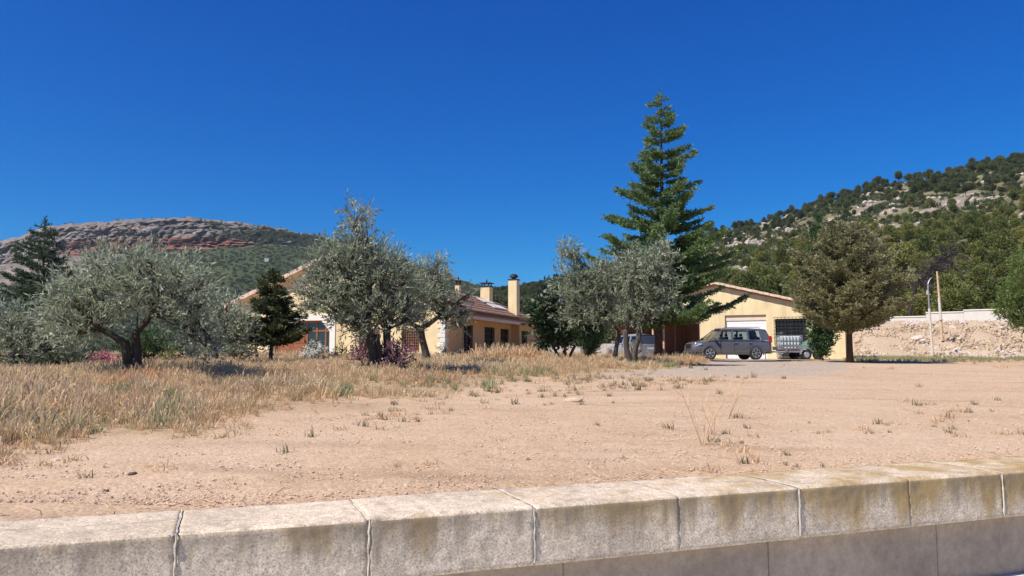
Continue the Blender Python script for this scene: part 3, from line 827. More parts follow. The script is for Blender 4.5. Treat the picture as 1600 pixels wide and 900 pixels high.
def conifer(name, label, cat, base, H, Rf, seed, mleaf, mbark, tr=.2, nlev=26, per=6, rise=.15, tip=.25, L=.14, Wd=.035, dens=1.0,
            h0=.12, group=None, droop=0.0, lean=0.0, twig=.42, tuft=5, jitter=.25, lead=True, gap=None, stub=True):
    """a conifer: level boughs spread from one stem, side twigs on each bough carry the needles"""
    r = np.random.default_rng(seed); random.seed(seed)
    root = thing(name, label, cat, base, 0, group)
    mb = MB()
    hs = [i / 12 for i in range(13)]
    bend = [Vector((math.sin(t * 4) * .006 * H + lean * t, math.cos(t * 3 + seed) * .008 * H, t * H)) for t in hs]
    bend[0].z -= .2
    mb.tube(bend, [max(.012, tr * (1.25 if t == 0 else 1) * (1 - t) ** .85) for t in hs], 10, flute=.06, jag=.04)
    PP, DD, VV = [], [], []
    def axis(h):
        t = h / H * 12; i = min(11, int(t)); return bend[i].lerp(bend[i + 1], t - i)
    for lev in range(nlev):
        t = h0 + (1 - h0) * ((lev + r.uniform(-.3, .3)) / nlev)
        t = min(max(t, h0), .985)
        nb_ = max(3, int(per * (1 - .45 * t)))
        a0 = r.uniform(0, 2 * PI)
        for b in range(nb_):
            az = a0 + 2 * PI * b / nb_ + r.uniform(-.35, .35)
            Rb = Rf(t, az) * r.uniform(1 - jitter, 1 + jitter * .5)
            if Rb < .05: continue
            if gap and r.random() < gap: continue
            h = t * H + r.uniform(-.02, .02) * H
            o = axis(min(h, H * .99)); o = Vector((o.x, o.y, h))
            dirh = Vector((math.cos(az), math.sin(az), 0)); side = Vector((-dirh.y, dirh.x, 0))
            rs_ = rise + r.uniform(-.08, .08) + .5 * t * rise
            m_ = max(4, int(Rb / .22)); ax = []
            for i in range(m_ + 1):
                s = i / m_
                z = Rb * (rs_ * s - droop * s * s + tip * s ** 3)
                ax.append(o + dirh * Rb * s + Vector((0, 0, z)) + side * math.sin(s * 3 + az * 5) * Rb * .05)
            br = max(.008, tr * .22 * (Rb / max(.3, Rf(h0 + .1, 0))) ** .7)
            mb.tube(ax, [br * (1 - .8 * i / m_) for i in range(m_ + 1)], 5, cap=False)
            axn = np.array(ax)
            nt_ = max(8, int(Rb * 26 * dens))
            sarr = r.uniform(.10, 1.0, nt_) ** .8
            pos = np.stack([np.interp(sarr, np.linspace(0, 1, m_ + 1), axn[:, q]) for q in range(3)], 1)
            sg = r.choice([-1, 1], nt_)
            tl = twig * Rb ** .5 * (1.15 - sarr * .85) * r.uniform(.5, 1.2, nt_)
            dn = np.array(dirh); sn = np.array(side)
            td = unit(dn * .75 + sn * sg[:, None] * (.75 + r.uniform(-.3, .3, nt_))[:, None] + np.array([0, 0, .06 + tip * .3]) + r.normal(size=(nt_, 3)) * .10)
            q = max(3, tuft)
            cnt = np.maximum(2, (tl / L * q * .55)).astype(int)
            ii = np.repeat(np.arange(nt_), cnt)
            uu = r.random(len(ii))
            p = pos[ii] + td[ii] * (uu * tl[ii])[:, None] + r.normal(size=(len(ii), 3)) * .018
            d = unit(td[ii] * .8 + np.array([0, 0, .42]) + r.normal(size=(len(ii), 3)) * .55)
            PP.append(p); DD.append(d); VV.append(np.clip(r.normal(.36, .14, len(ii)) + .35 * sarr[ii] * uu + .12, 0, 1))
    if lead:
        n = 60; p = np.zeros((n, 3)); p[:, 2] = r.uniform(.92, 1.01, n) * H; tpv = np.array(bend[-1]); p[:, :2] = tpv[:2] * (p[:, 2:3] / H)
        PP.append(p); DD.append(unit(r.normal(size=(n, 3)) * .5 + np.array([0, 0, .8]))); VV.append(r.uniform(.3, .8, n))
    P, D, V = np.concatenate(PP), np.concatenate(DD), np.concatenate(VV)
    crown_obj("crown", P, D, L * r.uniform(.7, 1.3, len(P)), Wd * r.uniform(.8, 1.2, len(P)), V, mleaf, root, r)
    mb.build("trunk", mbark, root, smooth_=True)
    print(name, len(P)); return root

# ---- olives
o1 = at(200, 594)
Y1 = o1.y; print("olive1", o1)
B1 = [(100, 470, 26), (92, 505, 22), (125, 440, 30), (125, 485, 32), (160, 418, 26), (160, 460, 34), (195, 412, 24), (200, 450, 36), (240, 425, 32), (245, 462, 30),
      (285, 432, 26), (290, 470, 26), (318, 445, 17), (310, 485, 22), (225, 404, 15), (150, 505, 24), (120, 522, 20), (270, 492, 20), (85, 455, 12), (300, 515, 24), (322, 540, 20)]
def rel(base, px, py, Y): return tuple(pt(px, py, Y) - Vector(base))
random.seed(1)
ol1 = clump_tree("olive_tree", "large spreading grey olive with two low forking trunks standing alone in the dry grass", "tree", tuple(o1), B1, Y1, (.105, .9), M['olive'], M['olive_bark'], 11,
                 n_per=145, k=9, stems=[((-.04, 0, 0), rel(o1, 196, 532, Y1)), ((.12, .05, 0), rel(o1, 212, 520, Y1 + .1)), (rel(o1, 196, 536, Y1), rel(o1, 152, 512, Y1 - .2)), (rel(o1, 210, 525, Y1 + .1), rel(o1, 240, 485, Y1)), (rel(o1, 240, 486, Y1), rel(o1, 278, 455, Y1 - .2))])
o2 = at(592, 586); Y2 = o2.y; print("olive2", o2)
B2 = [(558, 338, 17), (562, 362, 18), (552, 388, 26), (520, 398, 22), (498, 408, 18), (585, 400, 28), (540, 425, 34), (600, 430, 36), (510, 440, 26), (566, 458, 32), (622, 455, 25),
      (635, 425, 18), (480, 425, 12), (495, 468, 17), (530, 475, 25), (608, 488, 24), (575, 495, 26), (645, 470, 18), (480, 480, 12), (470, 455, 14), (545, 505, 16), (525, 500, 12), (565, 515, 14), (640, 500, 18)]
ol2 = clump_tree("olive_tree", "tall grey olive with an upright plume on top, rising from pink oleanders", "tree", tuple(o2), B2, Y2, (.105, 1.25), M['olive'], M['olive_bark'], 12,
                 n_per=150, k=9, stems=[((0, 0, 0), rel(o2, 588, 522, Y2)), ((.12, .08, 0), rel(o2, 606, 510, Y2 + .2)), ((-.1, -.1, 0), rel(o2, 574, 505, Y2 - .2))], depth=.8)
Y3 = 25.5; o3 = gp(664, Y3)
B3 = [(685, 408, 12), (672, 424, 20), (690, 440, 20), (655, 445, 22), (630, 430, 18), (640, 465, 26), (668, 470, 28), (695, 470, 20), (715, 492, 12), (700, 500, 16), (625, 490, 20), (650, 495, 20), (728, 490, 8), (722, 510, 8), (735, 460, 5)]
ol3 = clump_tree("olive_tree", "olive with pale lit leaning trunk standing at the stone corner of the yellow house", "tree", tuple(o3), B3, Y3, (.14, 1.1), M['olive'], M['olive_bark'], 13,
                 L=.15, Wd=.04, n_per=95, k=8, stems=[((.06, 0, 0), rel(o3, 658, 512, Y3)), (rel(o3, 658, 514, Y3), rel(o3, 640, 505, Y3)), (rel(o3, 658, 514, Y3), rel(o3, 690, 492, Y3))], depth=.8)
Y4 = 29.; o4 = gp(958, Y4)
B4 = [(888, 392, 16), (895, 412, 18), (885, 435, 22), (905, 452, 24), (878, 465, 18), (925, 435, 24), (940, 462, 26), (905, 490, 24), (935, 495, 22), (880, 492, 14), (960, 480, 22), (965, 440, 20), (950, 420, 16)]
ol4 = clump_tree("olive_tree", "grey olive just right of the dark magnolia with a thin wispy shoot on top", "tree", tuple(o4), B4, Y4, (.10, 1.2), M['olive'], M['olive_bark'], 14,
                 L=.16, Wd=.042, n_per=90, k=8, stems=[((0, 0, 0), rel(o4, 968, 520, Y4)), (rel(o4, 968, 520, Y4), rel(o4, 950, 490, Y4))], depth=.7)
Y5 = 27.5; o5 = gp(984, Y5)
B5 = [(1035, 388, 14), (1022, 402, 20), (995, 405, 18), (1045, 415, 20), (1015, 430, 26), (985, 432, 22), (1050, 445, 18), (1000, 462, 24), (1030, 468, 22), (975, 470, 18), (1055, 472, 12), (985, 490, 18), (1010, 495, 14), (970, 400, 10)]
ol5 = clump_tree("olive_tree", "dense grey olive standing directly before the tall cedar trunk, hiding its lower boughs", "tree", tuple(o5), B5, Y5, (.12, 1.2), M['olive'], M['olive_bark'], 15,
                 L=.155, Wd=.04, n_per=95, k=8, stems=[((0, 0, 0), rel(o5, 976, 515, Y5)), ((.1, 0, 0), rel(o5, 1000, 515, Y5))], depth=.7)
Y6 = 23.; o6 = gp(22, Y6)
B6 = [(10, 500, 26), (45, 498, 24), (75, 505, 22), (-20, 500, 30), (30, 525, 30), (70, 535, 28), (-5, 540, 32), (100, 540, 24), (40, 560, 24), (85, 560, 20), (-40, 540, 30), (118, 560, 16)]
clump_tree("olive_tree", "low dark shaded olive under the conifer at the far left edge of the garden", "tree", tuple(o6), B6, Y6, (.16, .8), M['olive'], M['olive_bark'], 16, L=.15, Wd=.04, n_per=85, k=8)
Y7 = 23.5; o7 = gp(335, Y7)
B7 = [(330, 485, 20), (355, 480, 18), (345, 505, 26), (375, 500, 20), (322, 520, 22), (360, 530, 26), (335, 550, 22), (385, 525, 18), (300, 530, 14)]
clump_tree("olive_tree", "bushy low olive with foliage down to the grass, right of the largest olive", "tree", tuple(o7), B7, Y7, (.14, .6), M['olive'], M['olive_bark'], 17, L=.15, Wd=.04, n_per=95, k=8)
Y8 = 27.; o8 = gp(402, Y8)
B8 = [(400, 508, 16), (415, 520, 16), (395, 530, 18), (410, 545, 16), (385, 545, 12)]
clump_tree("olive_tree", "small young olive bush standing beside the dark little spruce", "tree", tuple(o8), B8, Y8, (.06, .6), M['olive'], M['olive_bark'], 18, L=.15, Wd=.04, n_per=95, k=8)

# ---- magnolia, cypress bushes, hedges
Ym_ = 32.; om = gp(880, Ym_)
Bm = [(852, 462, 12), (868, 478, 17), (850, 490, 17), (882, 492, 18), (862, 510, 20), (890, 515, 16), (843, 512, 14), (875, 528, 14), (853, 530, 12), (898, 500, 10), (845, 470, 8)]
mg = clump_tree("magnolia_tree", "dark glossy magnolia with white blossoms beside the end of the yellow house", "tree", tuple(om), Bm, Ym_, (.07, .5), M['dark'], M['olive_bark'], 19, L=.26, Wd=.12, n_per=90, k=6,
                stems=[((-.08, 0, 0), (-.45, 0, .75)), ((.05, 0, 0), (.1, 0, .8)), ((.1, 0, 0), (.5, 0, .7))], gap=.9)
def blossoms(root, name, pts_px, Y, size, m, r_, n=26, dy=-.7):
    base = Vector(root.location); PP = []; DD = []
    r = np.random.default_rng(r_)
    for (px, py) in pts_px:
        c = np.array(pt(px, py, Y + dy) - base)
        u = unit(r.normal(size=(n, 3)))
        PP.append(c + u * size * .15); DD.append(u)
    P = np.concatenate(PP); D = np.concatenate(DD)
    o = crown_obj(name, P, D, size * .8, size * .5, r.random(len(P)), m, root, r)
    tag(o, kind='stuff'); return o
blossoms(mg, "blossom", [(853, 455), (858, 446), (845, 462), (876, 470)], Ym_, .13, M['whitef'], 5)

def dense_bush(name, label, base, blobs, Y, m, seed, L=.09, Wd=.03, n_per=260, k=6, ln=.2, cat="bush", up=.8, group=None, depth=.8, gap=.5, bark=None, trunk=(.04, .25)):
    return clump_tree(name, label, cat, tuple(base), blobs, Y, trunk, m, bark or M['bark'], seed, L=L, Wd=Wd, n_per=n_per, k=k, ln=ln, up=up, depth=depth, gap=gap, group=group)
b = gp(921, 29.5)
dense_bush("cypress_bush", "dense dark green cone shaped bush, widest on top, at the foot of the grey olive", b, [(905, 512, 9), (918, 508, 11), (932, 512, 9), (912, 524, 11), (926, 526, 12), (938, 520, 7), (916, 538, 11), (928, 540, 10), (921, 550, 9)], 29.5, M['cypress'], 31, up=1.2, n_per=520, gap=0)
b = gp(1286, 41.)
dense_bush("cypress_bush", "rounded dark green thuja bush beside the loaded trailer", b, [(1272, 512, 10), (1286, 508, 11), (1298, 514, 9), (1272, 526, 11), (1288, 524, 12), (1300, 528, 8), (1278, 540, 12), (1293, 541, 10), (1285, 551, 9)], 41., M['cypress'], 32, up=1.2, L=.14, Wd=.05, n_per=420, gap=0)
b = gp(265, 24.)
dense_bush("green_bush", "small bright yellow-green bush in the shade behind the biggest olive trunk", b, [(252, 555, 10), (268, 548, 12), (282, 556, 10), (262, 563, 10)], 24., M['bright'], 33, n_per=170)
b = gp(95, 22.)
dense_bush("green_bush", "low bright weeds and shrub in the shade under the far left olive", b, [(62, 572, 8), (85, 566, 10), (105, 568, 11), (122, 573, 8)], 22., M['bush'], 34, n_per=170)
b = gp(512, 30.)
def flower_bush(label, px, Y, blobs, mleaf, mfl, seed, fsize=.09, nf=16, nfl=26, top=True, L=.15, Wd=.035, npp=110):
    r = np.random.default_rng(seed); b = gp(px, Y)
    root = dense_bush("oleander_bush", label, b, blobs, Y, mleaf, seed, L=L, Wd=Wd, n_per=npp, k=7, up=1.3, gap=.5, trunk=(.02, .2))
    pts = []
    for (x, y, rp) in blobs:
        for _ in range(nf):
            a = r.uniform(-.2, PI + .2)
            rr = rp * r.uniform(.5, 1.05)
            pts.append((x + math.cos(a) * rr, y - math.sin(a) * rr * (1 if top else r.uniform(-1, 1))))
    P = []; D = []
    for (x, y) in pts:
        c = np.array(pt(x, y, Y - r.uniform(.0, .9) * min(1, len(blobs) * rp / 25)) - b); u = unit(r.normal(size=(nfl, 3)))
        P.append(c + u * fsize * r.uniform(.2, 1, (nfl, 1))); D.append(u)
    P = np.concatenate(P); D = np.concatenate(D)
    o = crown_obj("blossom", P, D, fsize * .55, fsize * .4, r.random(len(P)), mfl, root, r); tag(o, kind='stuff')
    return root
flower_bush("pink oleander with dusky leaves left of the tall olive trunk, before the yellow wall", 570, Y2 + .9, [(560, 548, 12), (572, 535, 12), (580, 552, 14), (562, 560, 10)], M['oleander'], M['pink'], 41, fsize=.085, nf=11, nfl=18)
flower_bush("pink oleander with reddish brown leaves right of the tall olive trunk", 622, Y2 + .4, [(605, 552, 15), (622, 545, 16), (638, 553, 13), (615, 566, 14), (632, 566, 12), (600, 568, 10)], M['oleander'], M['pink'], 42, fsize=.08, nf=9, nfl=16)
flower_bush("small rose pink oleander in the shade behind the fork of the largest olive", 160, 24.5, [(145, 566, 10), (160, 560, 11), (176, 566, 10)], M['oleander'], M['rose'], 43, fsize=.09, nf=12, nfl=18)
flower_bush("white flowering shrub before the arched glazed opening of the house", 490, 31., [(482, 548, 8), (492, 542, 9), (503, 549, 8), (488, 556, 7), (476, 556, 6)], M['bush'], M['whitef'], 44, fsize=.11, nf=8, nfl=18)
flower_bush("white flowering shrub beside the dark little spruce and the low bushy olive", 375, 25., [(366, 553, 9), (380, 548, 8), (390, 556, 8)], M['bush'], M['whitef'], 45, fsize=.09, nf=8, nfl=16)
dense_bush("green_bush", "pale green dry shrub below the yellow gable wall beside the white flowers", gp(530, 30.), [(522, 552, 8), (534, 545, 9), (546, 553, 9), (515, 556, 6)], 30., M['bush'], 46, n_per=140)
dense_bush("green_bush", "thin grey-green shrub at the quoined corner of the house", gp(692, 30.), [(683, 552, 7), (695, 546, 8), (707, 553, 7)], 30., M['olive'], 47, n_per=120)
dense_bush("green_bush", "grey-green shrub at the back corner of the silver car", gp(992, 33.), [(985, 543, 8), (995, 538, 8), (1003, 546, 8)], 33., M['olive'], 48, n_per=130, L=.13)

dense_bush("dark_bush", "dark green hedge shrub in deep shade left of the rose oleander behind the largest olive", gp(125, 27.), [(100, 552, 14), (120, 545, 16), (142, 552, 14), (110, 568, 12), (135, 568, 12)], 27., M['cypress'], 71, n_per=150, L=.13, Wd=.05)
dense_bush("dark_bush", "dark green hedge shrub in deep shade right behind the fork of the largest olive", gp(225, 27.), [(190, 545, 14), (212, 535, 16), (236, 530, 17), (205, 558, 14), (232, 555, 16), (258, 542, 16)], 27., M['cypress'], 72, n_per=150, L=.13, Wd=.05)
dense_bush("dark_bush", "dark green hedge shrub filling the gap between the largest olive and the low bushy olive", gp(292, 27.), [(275, 530, 15), (296, 525, 15), (285, 550, 15), (308, 548, 14), (300, 565, 12)], 27., M['cypress'], 73, n_per=150, L=.13, Wd=.05)
dense_bush("dark_bush", "dark green shrub with dense foliage under the low shaded olive at the far edge", gp(20, 25.), [(-20, 560, 18), (10, 555, 18), (40, 562, 16), (66, 560, 14)], 25., M['cypress'], 74, n_per=150, L=.13, Wd=.05)

# ---- conifers
Yc = 37.; oc = gp(1028, Yc)
Hc = (pt(1036, 146, Yc).z - oc.z)
def cedarR(t, az):
    R0 = float(np.interp(t, [0, .12, .2, .3, .42, .5, .58, .66, .74, .82, .9, .96, 1], [2.9, 4.0, 3.5, 3.1, 2.75, 2.35, 1.9, 1.9, 1.35, 1.25, .66, .42, .15]))
    if t < .22: R0 *= .72 + .27 * max(0, math.cos(az))
    return R0 * (1 + .16 * math.sin(az * 3 + t * 40))
conifer("cedar_tree", "tallest tree, a green cedar with level tiered boughs towering over the carport", "tree", tuple(oc), Hc, cedarR, 51, M['cedar'], M['bark'], lean=.42, tr=.19, nlev=31, per=7, rise=.06, tip=.16, L=.16, Wd=.058, dens=1.75, h0=.115, twig=.48, tuft=7, jitter=.45)
Yl = 42.; olc = gp(60, Yl); Hl = pt(65, 342, Yl).z - olc.z
conifer("cedar_tree", "dark blue-green cedar rising behind the olives in front of the red cliff", "tree", tuple(olc), Hl, lambda t, az: float(np.interp(t, [0, .15, .35, .55, .7, .85, .95, 1], [2.9, 2.8, 2.5, 1.9, 1.3, .75, .3, .1])) * (1 + .15 * math.sin(az * 3 + t * 30)),
        52, M['cedarblue'], M['bark'], tr=.16, nlev=25, per=7, rise=.12, tip=.15, L=.17, Wd=.055, dens=1.15, h0=.08, twig=.48, tuft=6)
Yf = 36.; of = gp(1327, Yf); Hf = pt(1330, 352, Yf).z - of.z
def firR(t, az):
    R0 = float(np.interp(t, [0, .2, .3, .45, .6, .75, .88, 1], [1.7, 2.35, 2.6, 2.5, 2.15, 1.65, 1.0, .4]))
    if t < .42: R0 *= 1 + .14 * max(0, math.cos(az))
    return R0 * (1 + .12 * math.sin(az * 4 + t * 35))
conifer("fir_tree", "broad brownish green conifer with a bare lower trunk standing before the garage corner", "tree", tuple(of), Hf, firR, 53, M['fir'], M['bark'], tr=.16, nlev=23, per=10, rise=.42, tip=.10, L=.15, Wd=.05, dens=1.25, h0=.21, twig=.55, tuft=6, jitter=.3, droop=.1)
Ys = 25.; os_ = gp(423, Ys); Hs = pt(428, 424, Ys).z - os_.z
conifer("spruce_tree", "small dark spruce with thin sagging boughs before the wooden house door", "tree", tuple(os_), Hs, lambda t, az: float(np.interp(t, [0, .25, .4, .6, .8, 1], [.5, 1.05, .9, .62, .45, .12])) * (1 + .2 * math.sin(az * 2 + t * 30)),
        54, M['spruce'], M['olive_bark'], tr=.07, nlev=21, per=8, rise=.05, tip=.15, L=.13, Wd=.045, dens=2.6, h0=.22, twig=.38, tuft=8, gap=.08)
# cypress column behind the garage
Yk = 66.; ok_ = gp(1278, Yk)
clump_tree("cypress_tree", "slim dark green cypress column rising behind the garage and the brownish conifer", "tree", tuple(ok_), [(1279, 346, 5), (1278, 358, 8), (1277, 372, 11), (1278, 386, 13), (1278, 400, 14), (1278, 416, 14), (1278, 430, 12), (1278, 448, 12), (1278, 470, 12), (1278, 495, 12), (1278, 520, 12)], Yk,
           (.15, 1.0), M['cypress'], M['bark'], 61, L=.26, Wd=.10, n_per=170, k=6, up=1.5, gap=.8, ln=.4)
Yb = 30.; ob_ = gp(1640, Yb)
clump_tree("pine_tree", "bright green bushy young pine at the far right edge, overhanging the rocky bank", "tree", tuple(ob_), [(1600, 405, 14), (1612, 425, 22), (1595, 438, 16), (1580, 455, 14), (1605, 465, 26), (1570, 475, 14), (1585, 490, 18), (1612, 500, 22), (1568, 492, 10), (1640, 450, 34), (1645, 490, 30), (1600, 505, 12)], Yb,
           (.10, 1.0), M['bright'], M['bark'], 62, L=.13, Wd=.035, n_per=140, k=9, up=.5, gap=.6, ln=.25)
# leaning dead conifer at the back
Yd = 80.; od = gp(1420, Yd)
rt = thing("dead_tree", "dark dead leaning pine with bare drooping twigs above the white boundary wall", "tree", tuple(od))
mb = MB(); pA = Vector((0, 0, 0)); pB = pt(1432, 440, Yd) - od; pC = pt(1492, 388, Yd) - od
mb.tube([pA, pB * .5, pB, pB.lerp(pC, .5) + Vector((0, 0, .1)), pC], [.22, .2, .17, .12, .03], 8)
r = np.random.default_rng(8); PP = []; DD = []
for i in range(70):
    s = r.uniform(.0, 1); a = pB.lerp(pC, s); d = Vector((r.uniform(-1, .8), r.uniform(-1, 1), r.uniform(-.9, .3))).normalized() * r.uniform(.6, 2.2)
    mb.tube([a, a + d * .5 + Vector((0, 0, .1)), a + d], [.03, .02, .01], 4, cap=False)
    n = 60; u = r.random(n)[:, None]
    PP.append(np.array(a) + np.array(d) * u + r.normal(size=(n, 3)) * .12); DD.append(unit(np.array(d) + r.normal(size=(n, 3)) * .5 + [0, 0, -.3]))
mb.build("trunk", M['dead'], rt)
P = np.concatenate(PP); crown_obj("crown", P, np.concatenate(DD), .35, .05, r.random(len(P)), M['dead'], rt, r)

# ------------------------------------------------------------------ walls with openings, tiled roofs
def wall_holes(mb, x0, x1, top, z0, y0, y1, holes, along='x', brk=()):
    """a wall from x0 to x1 whose upper edge is top(x); holes = [(xa, xb, za, zb)]"""
    xs = sorted(set([x0, x1] + [h[0] for h in holes] + [h[1] for h in holes] + list(brk)))
    xs = [x for x in xs if x0 <= x <= x1]
    for a, b in zip(xs[:-1], xs[1:]):
        m_ = (a + b) / 2
        hs_ = sorted([h for h in holes if h[0] <= m_ <= h[1]], key=lambda h: h[2])
        z = z0; segs = []
        for h in hs_:
            if h[2] > z + 1e-4: segs.append((z, z, h[2], h[2]))
            z = h[3]
        segs.append((z, z, top(a), top(b)))
        for (za, zb, ta, tb) in segs:
            if along == 'x':
                vs = [(a, y0, za), (b, y0, zb), (b, y1, zb), (a, y1, za), (a, y0, ta), (b, y0, tb), (b, y1, tb), (a, y1, ta)]
            else:
                vs = [(y0, a, za), (y0, b, zb), (y1, b, zb), (y1, a, za), (y0, a, ta), (y0, b, tb), (y1, b, tb), (y1, a, ta)]
            mb.add(vs, [(0, 3, 2, 1), (4, 5, 6, 7), (0, 1, 5, 4), (1, 2, 6, 5), (2, 3, 7, 6), (3, 0, 4, 7)])
def tile_roof(name, P0, E, U, length, slope_len, a=lambda s: 0.0, b=None, parent=None, m=None):
    """barrel tiles: waves along the eave E, stepped courses up the slope U; a(s), b(s) cut the ends for hips"""
    b = b or (lambda s: length)
    P0, E, U = np.array(P0, float), np.array(E, float), np.array(U, float); E /= np.linalg.norm(E); U /= np.linalg.norm(U)
    Nn = np.cross(E, U); Nn *= np.sign(Nn[2])
    nr = max(2, int(slope_len / .38)); per = .23
    Vs = []; Qs = []; off = 0
    for k in range(nr):
        s0, s1 = k / nr, (k + 1) / nr + .02
        for half in (0,):
            n = int(length / per * 6) + 1
            uu = np.linspace(0, length, n)
            rows_ = []
            for s, lift in ((s0, .035), (s1, .0), ):
                u_ = np.clip(uu, a(min(s, 1)), b(min(s, 1)))
                w = np.abs(np.sin(u_ / per * PI)) ** .7 * .06 + fbm(u_ * 9, k * 3.1, 0, 2) * .012
                rows_.append(P0 + u_[:, None] * E + s * slope_len * U + (w + lift)[:, None] * Nn)
            # front lip of each course
            u_ = np.clip(uu, a(s0), b(s0))
            lip = P0 + u_[:, None] * E + s0 * slope_len * U - .0 * Nn
            V = np.stack([lip, rows_[0], rows_[1]], 1).reshape(-1, 3)
            Q = grid_quads(n, 3) + off; off += len(V)
            Vs.append(V); Qs.append(Q)
    me = npmesh(name, np.concatenate(Vs), np.concatenate(Qs))
    return link(name, me, parent, [m or M['tile']])

# ------------------------------------------------------------------ the yellow house
HC = Vector((-3.49, 40.0, 1.38))
hrz = math.atan2(-.33, .944)
house = thing("yellow_house", "long yellow house with tiled roofs, pale quoins and an arched glazed opening behind the olives", "house", HC, hrz)
def hz(z): return z - HC.z
t_ap, z_ap, z_l, z_r = 6.5, hz(7.05), hz(4.45), hz(4.5)
GW_ = 13.06
def gtop(x):
    return z_ap + (x + t_ap) * ((z_r - z_ap) / t_ap) if x > -t_ap else z_ap + (x + t_ap) * ((z_ap - z_l) / (GW_ - t_ap))
AX0, AX1, AZ1 = -10.6, -6.9, hz(3.5)
mb = MB()
gholes = [(AX0, AX1, hz(1.5), AZ1), (-5.0, -3.9, hz(1.9), hz(3.0)), (-2.45, -1.55, hz(1.85), hz(3.0))]
wall_holes(mb, -GW_, 0, gtop, -.3, 0, .32, gholes, brk=(-t_ap,))
mb.build("gable_wall", M['plaster'], house)
# side wing wall, in the shade, with a porch bay that stands forward at the far end
L_S = 16.3; ze = hz(4.0)
mb = MB()
side_holes = []
def side_u(px, off=0.0):
    k = (px - 800) / 1205.0
    X0, Y0 = HC.x + .944 * off, HC.y - .33 * off
    return (k * Y0 - X0) / (.33 - k * .944)
wins = [(723, 739, hz(1.42), hz(3.30)), (757, 773, hz(1.42), hz(3.28)), (782, 795, hz(1.42), hz(3.26)), (815, 824, hz(1.9), hz(3.2))]
bay = side_u(799)
sh = [(side_u(a), side_u(b), z0, z1) for a, b, z0, z1 in wins[:3]]
wall_holes(mb, .325, bay, lambda x: ze, -.3, -.32, 0, sh, along='y')
mb.build("side_wall", M['plaster_shade'], house)
mb = MB(); bo = .55
u0 = bay + .003; u4a, u4b = side_u(815, bo), side_u(824, bo)
wall_holes(mb, u0 + .25, L_S, lambda x: ze, -.3, bo - .3, bo, [(u4a, u4b, wins[3][2], wins[3][3])], along='y')
mb.box(-.2, bo, bay + .003, bay + .248, -.3, ze)
mb.build("bay_wall", M['plaster_shade'], house)
MB().box(-GW_, -GW_ + .3, .325, 2.8, -.3, z_l - .1).build("back_wall", M['plaster'], house)
MB().box(-4.9, bo, L_S + .003, L_S + .3, -.3, ze).build("end_wall", M['plaster_shade'], house)
MB().box(-5.2, -4.9, 6.0, L_S, -.3, ze).build("inner_wall", M['plaster_shade'], house)
# windows with iron grilles
def grille(mb, x0, x1, z0, z1, y, along, nx, nz, r_=.012):
    for i in range(nx + 1):
        x = x0 + (x1 - x0) * i / nx
        if along == 'x': mb.box(x - r_, x + r_, y - r_, y + r_, z0, z1)
        else: mb.box(y - r_, y + r_, x - r_, x + r_, z0, z1)
    for i in range(nz + 1):
        z = z0 + (z1 - z0) * i / nz
        if along == 'x': mb.box(x0 - .03, x1 + .03, y - r_ - .004, y + r_ + .004, z - r_, z + r_)
        else: mb.box(y - r_ - .004, y + r_ + .004, x0 - .03, x1 + .03, z - r_, z + r_)
def side_window(a, b, z0, z1, xf, nx):
    f = MB(); d = .06
    f.box(xf - .22, xf - .14, a, a + d, z0, z1); f.box(xf - .22, xf - .14, b - d, b, z0, z1)
    f.box(xf - .22, xf - .14, a + d, b - d, z1 - d, z1); f.box(xf - .22, xf - .14, a + d, b - d, z0, z0 + d)
    f.box(xf - .215, xf - .145, (a + b) / 2 - .03, (a + b) / 2 + .03, z0 + d, z1 - d)
    w = f.build("window", M['wooddark'], house)
    MB().box(xf - .19, xf - .18, a + d, b - d, z0 + d, z1 - d).build("pane", M['glass'], w)
    g = MB(); grille(g, a + .05, b - .05, z0 + .05, z1 - .05, xf - .05, 'y', nx, 5); g.build("grille", M['iron'], w)
    MB().box(xf - .12, xf + .05, a - .05, b + .05, z0 - .06, z0 - .003).build("sill", M['cream'], w)
for (a, b, z0, z1) in sh: side_window(a, b, z0, z1, 0, 6)
side_window(u4a, u4b, wins[3][2], wins[3][3], bo, 6)
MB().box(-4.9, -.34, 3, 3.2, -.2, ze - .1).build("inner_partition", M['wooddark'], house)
# front grilles
for (a, b, z0, z1) in gholes[1:]:
    f = MB(); f.box(a, a + .06, .15, .22, z0, z1); f.box(b - .06, b, .15, .22, z0, z1); f.box(a + .06, b - .06, .15, .22, z1 - .06, z1); f.box(a + .06, b - .06, .15, .22, z0, z0 + .06)
    w = f.build("window", M['wood'], house)
    MB().box(a + .06, b - .06, .18, .19, z0 + .06, z1 - .06).build("pane", M['glass'], w)
    g = MB(); grille(g, a - .02, b + .02, z0, z1, -.03, 'x', 7, 8, .016); g.build("grille", M['wood'], w)
# arched glazed opening: pale band with splayed corners, wooden frame, panes
band = MB(); bw = .34; ch = .55
band.box(AX1 + .0, AX1 + bw, -.05, .1, -.05, AZ1 + .003)
band.box(AX0 - bw, AX0, -.05, .1, -.05, AZ1 + .003)
band.box(AX0 - bw, AX1 + bw, -.06, .1, AZ1 + .006, AZ1 + .34)
for sx, x in ((-1, AX1), (1, AX0)):
    vs = [(x, -.055, AZ1 + .004), (x + sx * ch, -.055, AZ1 + .004), (x, -.055, AZ1 - ch * 1.1)]
    vs += [(a, .3, c) for a, _, c in vs]
    band.add(vs, [(0, 1, 2), (5, 4, 3), (0, 3, 4, 1), (1, 4, 5, 2), (2, 5, 3, 0)])
band.build("arch_surround", M['cream'], house)
fr = MB(); y = .2
zb = hz(1.5)
def vbar(x, w=.045, z0=None, z1=None): fr.box(x - w, x + w, y, y + .08, zb if z0 is None else z0, AZ1 if z1 is None else z1)
